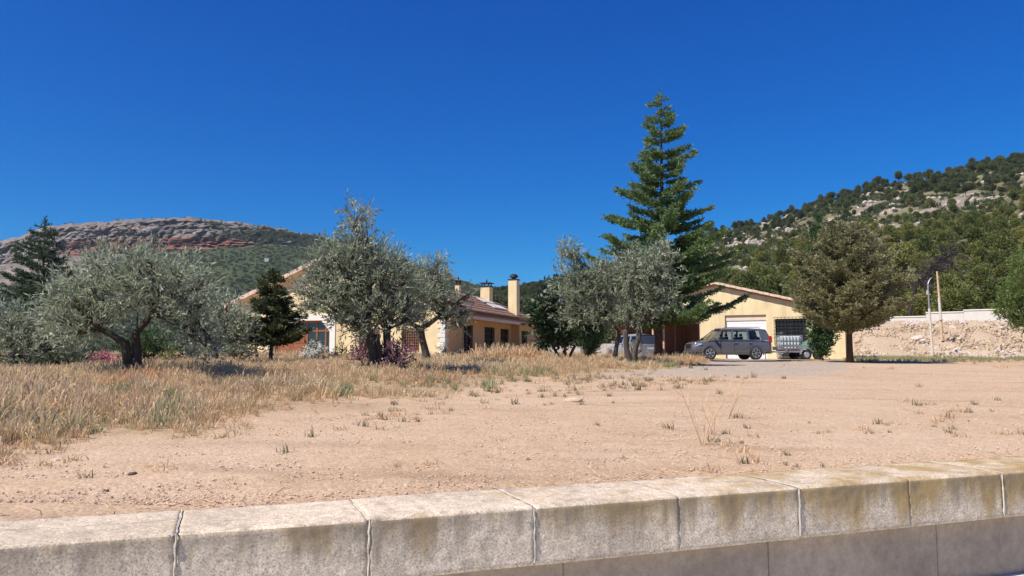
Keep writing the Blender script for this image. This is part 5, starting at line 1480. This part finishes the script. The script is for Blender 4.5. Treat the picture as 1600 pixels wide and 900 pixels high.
# ------------------------------------------------------------------ trailer, tank and tarpaulin
ptl = pt(1205, 556, 45.0); zt0 = gz(ptl.x, ptl.y)
tr_ = thing("trailer", "low grey steel twin axle trailer hitched behind the off-road car", "trailer", (ptl.x + .9, ptl.y + .9, zt0), R(4))
f = MB()
f.box(0, 2.6, -.7, -.62, .42, .52); f.box(0, 2.6, .62, .7, .42, .52)
for i in range(6): f.box(.1 + i * .48, .18 + i * .48, -.62, .62, .43, .50)
f.tube([(0, -.6, .46), (-1.1, 0, .46)], .04, 6); f.tube([(0, .6, .46), (-1.1, 0, .46)], .04, 6); f.tube([(-1.0, 0, .46), (-1.45, 0, .46)], .04, 6)
f.build("frame", M['metal'], tr_)
MB().box(-.02, 2.62, -.71, .71, .523, .56).build("deck", M['woodbrown'], tr_)
for sy in (-1, 1):
    for z in (.62, .76): MB().box(-.02, 2.62, sy * .72 - .015, sy * .72 + .015, z, z + .07).build("side_rail", M['metal'], tr_)
    for x in (0, .85, 1.7, 2.55): MB().box(x, x + .06, sy * .738 - .02, sy * .738 + .02, .50, .86).build("stanchion", M['metal'], tr_)
    for wx in (1.15, 1.85):
        wh = MB().tube([(wx, sy * .74, .29), (wx, sy * .92, .29)], [.29, .29], 22).build("wheel", M['rubber'], tr_)
        MB().tube([(wx, sy * .915, .29), (wx, sy * .93, .29)], [.17, .15], 14).build("rim", M['rim'], wh)
    g_ = MB()
    for wx in (1.15, 1.85):
        for q in range(8):
            a0, a1 = PI * q / 8, PI * (q + 1) / 8
            P = [(wx + math.cos(a) * rr, sy * yy_, .31 + math.sin(a) * rr) for a in (a0, a1) for rr in (.33, .35) for yy_ in (.73, .95)]
            g_.add(P, [(0, 1, 3, 2), (4, 6, 7, 5), (0, 4, 5, 1), (2, 3, 7, 6), (1, 5, 7, 3), (0, 2, 6, 4)])
    g_.build("mudguard", M['metal'], tr_)
MB().tube([(-.9, .12, .02), (-.9, .12, .6)], .025, 6).build("jockey_stand", M['metal'], tr_)
MB().box(-.35, .0, -.45, .45, .57, .80).build("toolbox", M['metal'], tr_, bevel=.02)
tk = thing("water_tank", "white plastic water tank in a wire cage behind the trailer under the barred window", "tank", (pt(1234, 545, 47.2).x, 47.25, zt0 + .0), R(-8))
MB().box(-.62, .62, -.45, .45, .16, 1.42).build("tank_body", M['tank'], tk, bevel=.07, seg=3)
g_ = MB()
for y_ in (-.50, .50): grille(g_, -.66, .66, .14, 1.46, y_, 'x', 7, 5, .014)
for x_ in (-.66, .66): grille(g_, -.48, .48, .14, 1.46, x_, 'y', 4, 5, .012)
g_.build("cage", M['metal'], tk)
pl = MB()
for i in range(7): pl.box(-.64 + i * .185, -.50 + i * .185, -.48, .48, .105, .135)
for y_ in (-.45, -.05, .35): pl.box(-.64, .66, y_, y_ + .1, .0, .10)
pl.build("pallet", M['woodpost'], tk)
MB().tube([(0, 0, 1.42), (0, 0, 1.49)], .12, 14).build("lid", M['black'], tk)
tp_c = MB(); n = 14
gv = []
for i in range(n + 1):
    for j in range(n + 1):
        u, v = i / n * 2 - 1, j / n * 2 - 1
        h = .55 * max(0, 1 - abs(u) ** 2.4) * max(0, 1 - abs(v) ** 2.4) + .06 * float(fbm(u * 3, v * 3, 2)) + .03
        gv.append((u * .62, v * .5, h))
tp_c.add(gv, [(i * (n + 1) + j, (i + 1) * (n + 1) + j, (i + 1) * (n + 1) + j + 1, i * (n + 1) + j + 1) for i in range(n) for j in range(n)])
for i in range(n): pass
o = tp_c.build("tarpaulin", M['tarp'], None, smooth_=True); o.location = (ptl.x + .9 + 1.75, ptl.y + 1.0, zt0 + .565)
tag(o, "crumpled dark green tarpaulin heaped over a load on the trailer deck", "tarpaulin")

# ------------------------------------------------------------------ white walls, posts, bank
bw_ = thing("boundary_wall", "stepped whitewashed boundary wall with pale capping on top of the rocky bank", "wall", (0, 0, 0))
A0 = Vector((28.5, 76.0)); A1 = Vector((47.5, 65.5)); dirw = (A1 - A0).normalized(); nw = Vector((-dirw.y, dirw.x)); seg = 3.0
k = 0; s_ = -1.0
while s_ < (A1 - A0).length + 14:
    p = A0 + dirw * s_; pe = A0 + dirw * (s_ + seg)
    mid = (p + pe) / 2; px_m = 800 + 1205 * mid.x / mid.y
    ytop = float(np.interp(px_m, [1340, 1400, 1460, 1510, 1545, 1600], [506, 500, 491, 485, 486, 482])) + [0, -1.2][k % 2]
    zt = EYE + (558 - ytop) / 1205 * mid.y
    Mx = Matrix.Translation((p.x, p.y, 0)) @ Matrix.Rotation(math.atan2(dirw.y, dirw.x), 4, 'Z')
    MB().box(0.003, seg - .003, 0, .2, zt - 2.4, zt, Mx).build("wall_panel", M['whitewall'], bw_)
    MB().box(-.02, seg + .02 if False else seg - .01, -.06, .26, zt + .003, zt + .10, Mx).build("wall_cap", M['cream'], bw_)
    s_ += seg; k += 1
lw = thing("low_wall", "low whitewashed wall glimpsed behind the magnolia and the cypress bush", "wall", (0, 0, 0))
for i in range(8):
    a = pt(846 + i * 17, 550, 58.); 
    MB().box(a.x, a.x + .80, 58, 58.2, 1.2, pt(0, 541 - (i > 4) * 4, 58).z).build("wall_panel", M['whitewall'], lw)
b0 = pt(1457, 545, 57.); 
lp = thing("lamp_post", "thin leaning post, white below, grey above with a hooked tip, before the rocky bank", "post", (b0.x, b0.y, gz(b0.x, b0.y)))
q = lambda x, y: pt(x, y, 57.) - Vector(lp.location)
MB().tube([(0, 0, -.3), q(1452, 482)], .085, 10).build("lower_tube", M['pole'], lp)
MB().tube([q(1452, 483), q(1450, 450), q(1450, 443), q(1452, 438), q(1455, 434)], [.06, .055, .05, .04, .03], 8).build("upper_tube", M['metal'], lp)
MB().box(-.05, .05, -.04, .04, -.05, .25, Matrix.Translation(q(1449, 459))).build("bracket", M['pole'], lp)
b1 = pt(1471, 522, 61.)
lp2 = thing("wooden_pole", "taller leaning bare wooden pole with a thicker splinted middle on the rocky bank", "pole", (b1.x, b1.y, gz(b1.x, b1.y)))
q2 = lambda x, y: pt(x, y, 61.) - Vector(lp2.location)
MB().tube([q2(1472, 532), q2(1468, 470), q2(1464, 424)], [.11, .09, .06], 9).build("shaft", M['woodpost'], lp2)
MB().tube([q2(1471, 500) + Vector((-.1, -.1, 0)), q2(1468, 466) + Vector((-.1, -.1, 0))], [.10, .09], 8).build("splint", M['pole'], lp2)

# boulders of the bank
protos = [rock_mesh("boulder_%d" % i, M['bankrock'], 100 + i) for i in range(5)]; pale = [rock_mesh("pale_boulder_%d" % i, M['palerock'], 120 + i) for i in range(3)]
r = np.random.default_rng(21); cnt = 0
while cnt < 110:
    Yb_ = r.uniform(57, 71); px = r.uniform(1338, 1680); X = (px - 800) / 1205 * Yb_
    high = Yb_ > 66
    z = gz(X, Yb_)
    pm = (pale if (high and r.random() < .75) or r.random() < .12 else protos); i = r.integers(0, len(pm))
    o = link("boulder", pm[i]); s = r.uniform(.14, .40) * (1.25 if r.random() < .15 else 1)
    o.location = (X, Yb_, z + s * .1); o.rotation_euler = (r.uniform(-.4, .4), r.uniform(-.4, .4), r.uniform(0, 6)); o.scale = (s * r.uniform(.9, 1.5), s, s * r.uniform(.8, 1.1))
    if pm is pale: tag(o, "pale whitish boulder lodged in the earth bank under the white wall", "boulder", "pale boulders in the bank")
    else: tag(o, "tan boulder lodged in the earth bank below the white wall", "boulder", "tan boulders in the bank")
    cnt += 1
n = 9000; Yr = r.uniform(55.5, 73, n); Xr = (r.uniform(1335, 1750, n) - 800) / 1205 * Yr
allr = protos + pale
whiteish = (fbm(Xr / 2.5, Yr / 2.5, 4) + .25 * smooth(Yr, 64, 69) > .70)
scatter("bank_rubble", np.stack([Xr, Yr, ground(Xr, Yr) + .05], 1), .06 + .16 * r.random(n) ** 3, [rock_mesh("rub%d" % i, M['bankrock'], 140 + i, 1) for i in range(3)] + [rock_mesh("rubp%d" % i, M['palerock'], 150 + i, 1) for i in range(3)],
        "loose rubble and stones covering the earth bank below the white wall", "rubble", rot=r.uniform(-3, 3, (n, 2)), idx=r.integers(0, 3, n) + 3 * whiteish)

# ------------------------------------------------------------------ pines and rocks on the hillside
def pine_proto(seed, m, H=4.6, W_=4.6, nblob=6, n_per=190, L=.27, Wd=.13):
    r = np.random.default_rng(seed)
    cs = []; rs = []
    for i in range(nblob):
        a = r.uniform(0, 2 * PI); q = r.uniform(0, .34) * W_; z = H * r.uniform(.42, .86) - q * .25
        cs.append((math.cos(a) * q, math.sin(a) * q, z)); rs.append(r.uniform(.17, .27) * W_)
    cs.append((0, 0, H * .82)); rs.append(.22 * W_)
    P, D, V = sprigs(cs, rs, n_per, .35, 4, r, up=.7, shell=3.2, leafdir=.7, gap=.0, flat=.85)
    k = P[:, 2] > H * .16
    P, D, V = P[k], D[k], V[k]
    Vv, Q = leaf_arrays(P, D, L * r.uniform(.7, 1.3, len(P)), Wd, r)
    me = npmesh("pine_crown", Vv, Q, fattr=V); me.materials.append(m)
    tb = MB(); random.seed(seed)
    tb.tube([(0, 0, -.6), (random.uniform(-.15, .15), 0, H * .35), (0, 0, H * .75)], [W_ * .035, W_ * .028, .03], 6)
    for c in cs[:6]: tb.tube([(0, 0, H * .3), Vector(c) * .7 + Vector((0, 0, H * .1)), c], [.07, .05, .02], 4, cap=False)
    mt = bpy.data.meshes.new("pine_trunk"); mt.from_pydata(tb.v, [], tb.f); mt.materials.append(M['bark'])
    return me, mt
DENS = 1.0
PN = [pine_proto(200 + i, M['pine'], H=[4.6, 5.2, 3.9, 4.4, 3.4][i], W_=[4.4, 4.8, 4.6, 5.2, 4.6][i]) for i in range(5)]
PF = [pine_proto(220 + i, M['pinefar'], H=[5.4, 6.2, 4.6][i], W_=[4.6, 5.0, 4.8][i]) for i in range(3)]
r = np.random.default_rng(77)
cand = 26000
a = r.uniform((640 - 800) / 1205, (1900 - 800) / 1205, cand); D = np.sqrt(r.uniform(86 ** 2, 640 ** 2, cand))
X = a * D; Y = D; px = a * 1205 + 800
Dr = np.interp(px, [560, 800, 1100, 1350, 1600, 2400], [620, 600, 470, 410, 380, 340])
t = (D - 84) / (Dr - 84)
rw = rockw(X, Y); cl = fbm(X / 20, Y / 20, 14, 4)
z = hill(X, Y); pyy = 558 - (z - EYE) / Y * 1205
yb = np.interp(px, [800, 1080, 1180, 1300, 1420, 1520, 1600, 2000], [430, 412, 388, 364, 338, 330, 318, 290])
band = np.exp(-((pyy - yb) / 42.0) ** 2)
dens = .92 - (.44 * band + .30 * smooth(t, .5, .75)) * smooth(px, 900, 1150) - .5 * rw + (cl - .5) * 1.1 * (.25 + band)
keep = (r.random(cand) < np.clip(dens, 0, 1)) & (t < 1.05) & (rw < .7)
a, D, X, Y, t, px, band, z = [q[keep] for q in (a, D, X, Y, t, px, band, z)]
# spacing: a simple dart rejection on a hash grid
order = r.permutation(len(X)); cell = {}; sel = []
for i in order:
    rad = 3.9 if D[i] < 230 else 4.4
    kx, ky = int(X[i] // rad), int(Y[i] // rad); ok = True
    for dx in (-1, 0, 1):
        for dy in (-1, 0, 1):
            for j in cell.get((kx + dx, ky + dy, rad), ()):
                if (X[i] - X[j]) ** 2 + (Y[i] - Y[j]) ** 2 < (rad * .85) ** 2: ok = False
    if ok: cell.setdefault((kx, ky, rad), []).append(i); sel.append(i)
sel = np.array(sel); a, D, X, Y, t, px, band, z = [q[sel] for q in (a, D, X, Y, t, px, band, z)]
sc = (.55 + .75 * r.random(len(X)) ** 1.3) * (1 - .42 * band) * np.where(t > .93, 1.05, 1.0)
vis = (px > 700) & (px < 1640) & (t < 1.0)
score = np.where(vis, sc / D, 0) * np.where((px > 1120) & (px < 1250) & (D < 120), .2, 1) * np.where(px < 1100, .45, 1)
top = np.argsort(-score)[:300]; is_top = np.zeros(len(X), bool); is_top[top] = True
far = (t > .62) | (px < 1000)
print("hill trees", len(X))
for n_i, i in enumerate(top):
    me_c, me_t = (PF[r.integers(0, 3)] if far[i] else PN[r.integers(0, 5)])
    lab, grp = ("rounded green pine in the dense wood on the lower slope above the garage", "pines of the lower slope") if not far[i] else ("dark rounded pine standing high on the slope near the skyline", "pines of the upper slope")
    o = bpy.data.objects.new("pine_tree", None); C.objects.link(o); o.location = (X[i], Y[i], z[i] - .15); o.rotation_euler = (0, 0, r.uniform(0, 6.28)); s = sc[i]; o.scale = (s, s, s * r.uniform(.9, 1.1))
    tag(o, lab, "tree", grp)
    c = bpy.data.objects.new("crown", me_c); C.objects.link(c); c.parent = o
    c = bpy.data.objects.new("trunk", me_t); C.objects.link(c); c.parent = o
rest = ~is_top
def joined(pr, nm):
    c_, t_ = pr
    bm = bmesh.new(); bm.from_mesh(c_); nf = len(bm.faces); bm.from_mesh(t_); bm.faces.ensure_lookup_table()
    for f_ in bm.faces[nf:] if False else list(bm.faces)[nf:]: f_.material_index = 1
    me = bpy.data.meshes.new(nm); bm.to_mesh(me); bm.free(); me.materials.append(c_.materials[0]); me.materials.append(M['bark']); return me
PRJ = [joined(p_, "pw%d" % i) for i, p_ in enumerate(PN + PF)]
idx = np.where(far[rest], r.integers(5, 8, rest.sum()), r.integers(0, 5, rest.sum()))
scatter("pine_wood", np.stack([X, Y, z - .15], 1)[rest], sc[rest], PRJ, "the rest of the pine wood covering the hillside behind the buildings", "wood", idx=idx)
# low scrub and rocks between
cand = 34000
a = r.uniform((700 - 800) / 1205, (1900 - 800) / 1205, cand); D = np.sqrt(r.uniform(100 ** 2, 600 ** 2, cand)); X = a * D; Y = D; z = hill(X, Y); px = a * 1205 + 800
rw = rockw(X, Y)
Dr = np.interp(px, [560, 800, 1100, 1350, 1600, 2400], [620, 600, 470, 410, 380, 340])
k = (r.random(cand) < .05 + rw * .95) & (D < Dr * 1.02)
scatter("hillside_rocks", np.stack([X, Y, z], 1)[k], (.25 + 1.25 * r.random(k.sum()) ** 2.5) * (D[k] / 300) ** .5, [rock_mesh("hr%d" % i, M['rock'], 160 + i, 2, .8) for i in range(4)], "pale outcrops and fallen rocks scattered over the hillside between the pines", "rocks", rot=r.uniform(-.6, .6, (k.sum(), 2)))
bush_me = []
for i in range(3):
    cs = [(0, 0, .35), (.4, .1, .3), (-.35, .2, .3)]; P, D_, V = sprigs(cs, [.5, .4, .4], 120, .15, 3, r, shell=3, up=.6)
    Vv, Q = leaf_arrays(P, D_, .3, .14, r); mm = npmesh("scrub", Vv, Q, fattr=V); mm.materials.append(M['pinefar'] if i else M['bush']); bush_me.append(mm)
k = (r.random(cand) < .42) & (D < Dr * 1.02) & (rw < .8)
scatter("hillside_scrub", np.stack([X, Y, z], 1)[k], r.uniform(.7, 2.0, k.sum()), bush_me, "low scrub covering the hillside between pines and rocks", "scrub")
# scrub on the mountain: small bushes on the slopes and ledges
nr_, nc_ = mvx.shape
ii = r.integers(6, nr_ - 1, 90000); jj = r.integers(0, nc_, 90000)
P = np.stack([mvx[ii, jj], mvy[ii, jj], mvz[ii, jj]], 1); vv = vg[ii, jj, 0]
k = (r.random(len(P)) < vv * .8 + .02) & (P[:, 0] / P[:, 1] > -1.1)
P = P[k][:42000]
scatter("mountain_scrub", P, r.uniform(1.0, 3.4, len(P)), bush_me[1:], "dark scrub and small trees covering the slopes of the far rocky mountain", "scrub")
# small white house on the mountain slope
ph = Vector((0, 0, 0)); jx = int(np.argmin(np.abs(PXM - 412))); col_y = 558 - (mvz[:, jx] - EYE) / mvy[:, jx] * 1205; ir = int(np.argmin(np.abs(col_y - 407)))
wh_ = thing("white_house", "tiny white house alone on the green slope of the far mountain", "house", (mvx[ir, jx], mvy[ir, jx] - 3, mvz[ir, jx]), .3)
MB().box(-2.8, 2.8, -2, 2, -3, 1.6).build("wall", M['white'], wh_)
MB().add([(-3, -2.2, 1.6), (3, -2.2, 1.6), (3, 2.2, 1.6), (-3, 2.2, 1.6), (-3, 0, 2.5), (3, 0, 2.5)], [(0, 1, 5, 4), (2, 3, 4, 5), (0, 4, 3), (1, 2, 5), (0, 3, 2, 1)]).build("roof", M['board'], wh_)

# ------------------------------------------------------------------ dry grass
def tuft(seed, m, n=26, h=.42, spread=.10, w=.007, lean=.45, seeds=False, thin=False):
    r = np.random.default_rng(seed); V = []; Q = []; var = []
    for i in range(n):
        a = r.uniform(0, 2 * PI); q = r.uniform(0, spread); b = np.array([math.cos(a) * q, math.sin(a) * q, -.02])
        la = r.uniform(0, 2 * PI); le = r.uniform(.05, lean); hh = h * r.uniform(.45, 1.15); d = np.array([math.cos(la), math.sin(la), 0])
        sd = np.array([-math.sin(la), math.cos(la), 0]) if r.random() < .5 else unit(np.array([r.normal(), r.normal(), 0]))
        ws = w * r.uniform(.7, 1.4); pts = []
        for s in (0, .35, .7, 1.0):
            pts.append(b + d * hh * le * s ** 1.8 + np.array([0, 0, hh * s * (1 - .25 * le * s)]))
        o = len(V); wd = [1, .9, .6, .12]
        if seeds and r.random() < .35: wd = [.45, .4, .8, 1.6]
        for p, q_ in zip(pts, wd): V += [p - sd * ws * q_, p + sd * ws * q_]
        for s in range(3): Q.append((o + 2 * s, o + 2 * s + 1, o + 2 * s + 3, o + 2 * s + 2)); var.append(np.clip(r.normal(.45, .2) + .15 * s, 0, 1))
    me = npmesh("tuft", np.array(V), np.array(Q), fattr=var); me.materials.append(m); return me
r = np.random.default_rng(5)
TA = [tuft(300 + i, M['straw'], 24, [.34, .42, .30, .50][i], .13, .0075, .6, seeds=True) for i in range(4)]
TB = [tuft(310 + i, M['straw'], 20, .12, .16, .006, 1.3) for i in range(3)]     # matted, short
TC = [tuft(320 + i, M['greeng'], 26, .32, .12, .007, .5) for i in range(3)]
TD = [tuft(330 + i, M['weed'], 18, .13, .09, .006, 1.0) for i in range(3)]
n = 230000
az = r.uniform((-260 - 800) / 1205, (1750 - 800) / 1205, n); D = 5.2 + (62 - 5.2) * r.random(n) ** 1.15
X = az * D; Y = D
w = grass_w(X, Y); pxs, pys = topix(np.stack([X, Y, ground(X, Y)], 1)); far_w = smooth(D, 7, 20)
edge = np.interp(pxs, EX, EYY); inside = (edge - pys) / np.maximum(edge - 556, 6)
patch = fbm(X / 1.6, Y / 1.6, 7, 3)
keep = (r.random(n) < w * (.25 + .75 * smooth(w, .3, .9)) * np.clip(.52 + 2.6 * (patch - .45), .05, 1)) & ~((pxs > 1130) & (D < 37)) & ~((D > 40.5) & (pxs > 340) & (pxs < 860)) & ~((pxs > 1120) & (pxs < 1235))
keep &= ~((D > 37.5) & (D < 56) & (pxs > 1100) & (pxs < 1318))
keep &= ~((D > 45) & (pxs > 930) & (pxs < 1100))
X, Y, D, w, pxs, pys, inside, patch = [q[keep] for q in (X, Y, D, w, pxs, pys, inside, patch)]
green = ((np.exp(-((pxs - 400) / 75) ** 2 - ((pys - 606) / 13) ** 2) > .35) & (r.random(len(X)) < .7)) | (np.exp(-((pxs - 268) / 18) ** 2 - ((pys - 630) / 14) ** 2) > .4) | (np.exp(-((pxs - 535) / 20) ** 2 - ((pys - 615) / 9) ** 2) > .4) \
    | ((fbm(X / 1.8, Y / 1.8, 21, 3) > .64) & (r.random(len(X)) < .3)) | ((pxs > 1230) & (r.random(len(X)) < .22))
green |= np.exp(-((pxs - 165) / 55) ** 2 - ((pys - 617) / 6) ** 2) > .5
short = (inside + r.normal(0, .12, len(X)) < .26) | ((D > 36) & (pxs > 1230))
idx = np.where(green, r.integers(7, 10, len(X)), np.where(short, r.integers(4, 7, len(X)), r.integers(0, 4, len(X))))
scl = r.uniform(.6, 1.25, len(X)) * np.where(short, .70, .28 + .20 * smooth(inside, .1, .6)) * (.35 + 1.3 * patch)
scl *= np.where((D > 36) & (pxs > 1230), .8, 1) * (1 + .25 * smooth(D, 20, 40))
print("tufts", len(X))
scatter("dry_grass", np.stack([X, Y, ground(X, Y) + .01], 1), scl, TA + TB + TC, "tall dry straw-coloured grass with green patches covering the field before the house", "grass", idx=idx, rot=r.normal(0, .12, (len(X), 2)))
# pale bleached grass clumps against the end of the house
n = 420; D = r.uniform(33, 37, n); px = r.normal(800, 26, n); X = (px - 800) / 1205 * D
scatter("pale_grass", np.stack([X, D, ground(X, D)], 1), r.uniform(.9, 1.7, n), TA, "pale bleached tall grass against the far windows of the house", "grass")
# sparse weeds over the gravel
n = 14000; az = r.uniform(-.85, .8, n); D = 4.6 + 34 * r.random(n) ** 1.3; X = az * D; Y = D
px, py = topix(np.stack([X, Y, ground(X, Y)], 1)); s_ = X * N[0] + Y * N[1] - S_BACK
c1 = smooth(fbm(X / 1.1, Y / 1.1, 31, 3), .50, .62)
regn = np.exp(-((px - 1480) / 150) ** 2 - ((py - 655) / 22) ** 2) * 1.0 + np.exp(-((px - 1150) / 110) ** 2 - ((py - 690) / 24) ** 2) * .9 + np.exp(-((px - 980) / 110) ** 2 - ((py - (604 - (px - 980) * .06)) / 5) ** 2) * 9 + np.exp(-((px - 820) / 130) ** 2 - ((py - 618) / 10) ** 2) * 2.5 + np.exp(-((px - 850) / 170) ** 2 - ((py - 594) / 5) ** 2) * 5 + np.exp(-((px - 1100) / 300) ** 2 - ((py - 722) / 9) ** 2) * .6 \
    + np.exp(-((px - 560) / 260) ** 2 - ((py - np.interp(px, EX, EYY) - 8) / 12) ** 2) * 1.2 + .03
k = (r.random(n) < .45 * regn * (.25 + c1)) & (s_ > .12) & (py > 562)
print("weeds", k.sum())
scatter("gravel_weeds", np.stack([X, Y, ground(X, Y)], 1)[k], r.uniform(.25, .9, k.sum()) * (.6 + .05 * D[k]), TD + TB, "sparse dried weeds growing through the gravel", "weeds")
# gravel stones
n = 90000; u = r.random(n); D = 4.2 + 26 * u ** 1.7; az = r.uniform(-.95, .95, n); X = az * D; Y = D
s_ = X * N[0] + Y * N[1] - S_BACK; gwn = grass_w(X, Y); k = (s_ > -.02) & (gwn < .6)
k &= r.random(n) < .65 + .35 * smooth(fbm(X * .8, Y * .8, 41, 3), .4, .6)
X, Y, D = X[k], Y[k], D[k]
pe1 = [rock_mesh("pb%d" % i, M['pebble'], 170 + i, 1, .6) for i in range(3)] + [rock_mesh("pg%d" % i, M['pebble2'], 180 + i, 1, .6) for i in range(2)]
scatter("gravel_stones", np.stack([X, Y, ground(X, Y) + .002], 1), (.0028 + .008 * r.random(len(X)) ** 4) * (1 + D * .05), pe1, "loose pinkish gravel stones strewn over the open ground", "gravel", rot=r.uniform(-.5, .5, (len(X), 2)))
# single things lying about
def lone(name, label, cat, px, py, s, m, seed):
    p = at(px, py); me = rock_mesh(name, m, seed); o = link(name, me); o.location = (p.x, p.y, p.z + s * .15); o.scale = (s * 1.5, s, s * .7); o.rotation_euler = (0, 0, seed); tag(o, label, cat); return o
lone("earth_clod", "dark brown clod with a few twigs lying alone on the pinkish gravel", "clod", 208, 743, .035, M['clod'], 5)
lone("earth_clod", "flat dark scrap of soil nearest the coping on the pinkish gravel", "clod", 164, 767, .018, M['clod'], 6)
lone("pale_stone", "pale tan stone bedded among weeds where the track crosses the gravel", "stone", 897, 628, .11, M['bankrock'], 9)
lone("pale_stone", "small whitish stone at the edge of the dry grass", "stone", 88, 720, .03, M['palerock'], 12)
def stalk(label, px, py, h, seed, n=5):
    r2 = np.random.default_rng(seed); random.seed(seed); p = at(px, py); mb = MB()
    for i in range(n):
        d = Vector((r2.uniform(-.5, .5), r2.uniform(-.4, .4), 1)).normalized() * h * r2.uniform(.6, 1)
        pts = [Vector((0, 0, -.02)), d * .5 + Vector((r2.uniform(-.02, .02), 0, 0)), d]
        mb.tube(pts, [.004, .003, .0015], 4, cap=False)
        for q in range(3):
            s = r2.uniform(.4, .95); e = d * s + Vector((r2.uniform(-1, 1), r2.uniform(-1, 1), r2.uniform(.3, 1))).normalized() * h * .22
            mb.tube([d * s, e], [.0025, .001], 3, cap=False)
    o = mb.build("dry_weed", M['woodpost'], None); o.location = p; tag(o, label, "weed")
stalk("tall dry branching weed on the gravel, second from the tallest", 1098, 698, .62, 3)
stalk("tallest thin dry weed standing on the open gravel", 1137, 655, .55, 4, 4)
stalk("short upright brown weed stalk between the two tall thin weeds", 1116, 680, .34, 6, 3)
stalk("low spiky weed on the gravel close to the wall coping", 1178, 843 - 120, .12, 7, 6)
tri = sum(sum(len(p.vertices) - 2 for p in o.data.polygons) for o in C.objects if o.type == 'MESH' and o.data.users < 3)
print("triangles", tri)

# straw, leaves and crumbs caught along the back of the coping, twigs across the yard
r = np.random.default_rng(91); n = 800
tw = []
for i in range(4):
    mb = MB(); random.seed(400 + i); a = Vector((0, 0, .006)); b = Vector((random.uniform(.03, .07), random.uniform(-.02, .02), .008))
    mb.tube([a, (a + b) / 2 + Vector((0, random.uniform(-.01, .01), .004)), b], [.0016, .0014, .0008], 4, cap=False)
    m_ = bpy.data.meshes.new("twig"); m_.from_pydata(mb.v, [], mb.f); m_.materials.append(M['woodpost']); tw.append(m_)
t_ = r.uniform(-6, 9, n); sd_ = np.abs(r.normal(0, .10, n)) + .02; wide = r.random(n) < .55; sd_ = np.where(wide, r.uniform(0, 14, n), sd_)
X = N[0] * (S_BACK + sd_) + T[0] * t_ * (1 + sd_ * .12); Y = N[1] * (S_BACK + sd_) + T[1] * t_ * (1 + sd_ * .12)
scatter("ground_litter", np.stack([X, Y, ground(X, Y) + .012], 1), r.uniform(.6, 2.2, n), tw, "dry straw and twigs scattered over the gravel and along the coping", "litter", rot=r.normal(0, .15, (n, 2)))

# ------------------------------------------------------------------ thin daylight haze over the valley
hm = bpy.data.materials.new("haze"); hm.use_nodes = True; ht = hm.node_tree; ht.nodes.clear()
pv = ht.nodes.new("ShaderNodeVolumePrincipled"); pv.inputs['Color'].default_value = (.72, .86, 1.0, 1); pv.inputs['Density'].default_value = .00006; pv.inputs['Anisotropy'].default_value = .2
oo = ht.nodes.new("ShaderNodeOutputMaterial"); ht.links.new(pv.outputs[0], oo.inputs['Volume'])
hb = MB().box(-4600, 4600, -4600, 4600, -6, 290); tag(hb.build("haze", hm), kind='stuff')
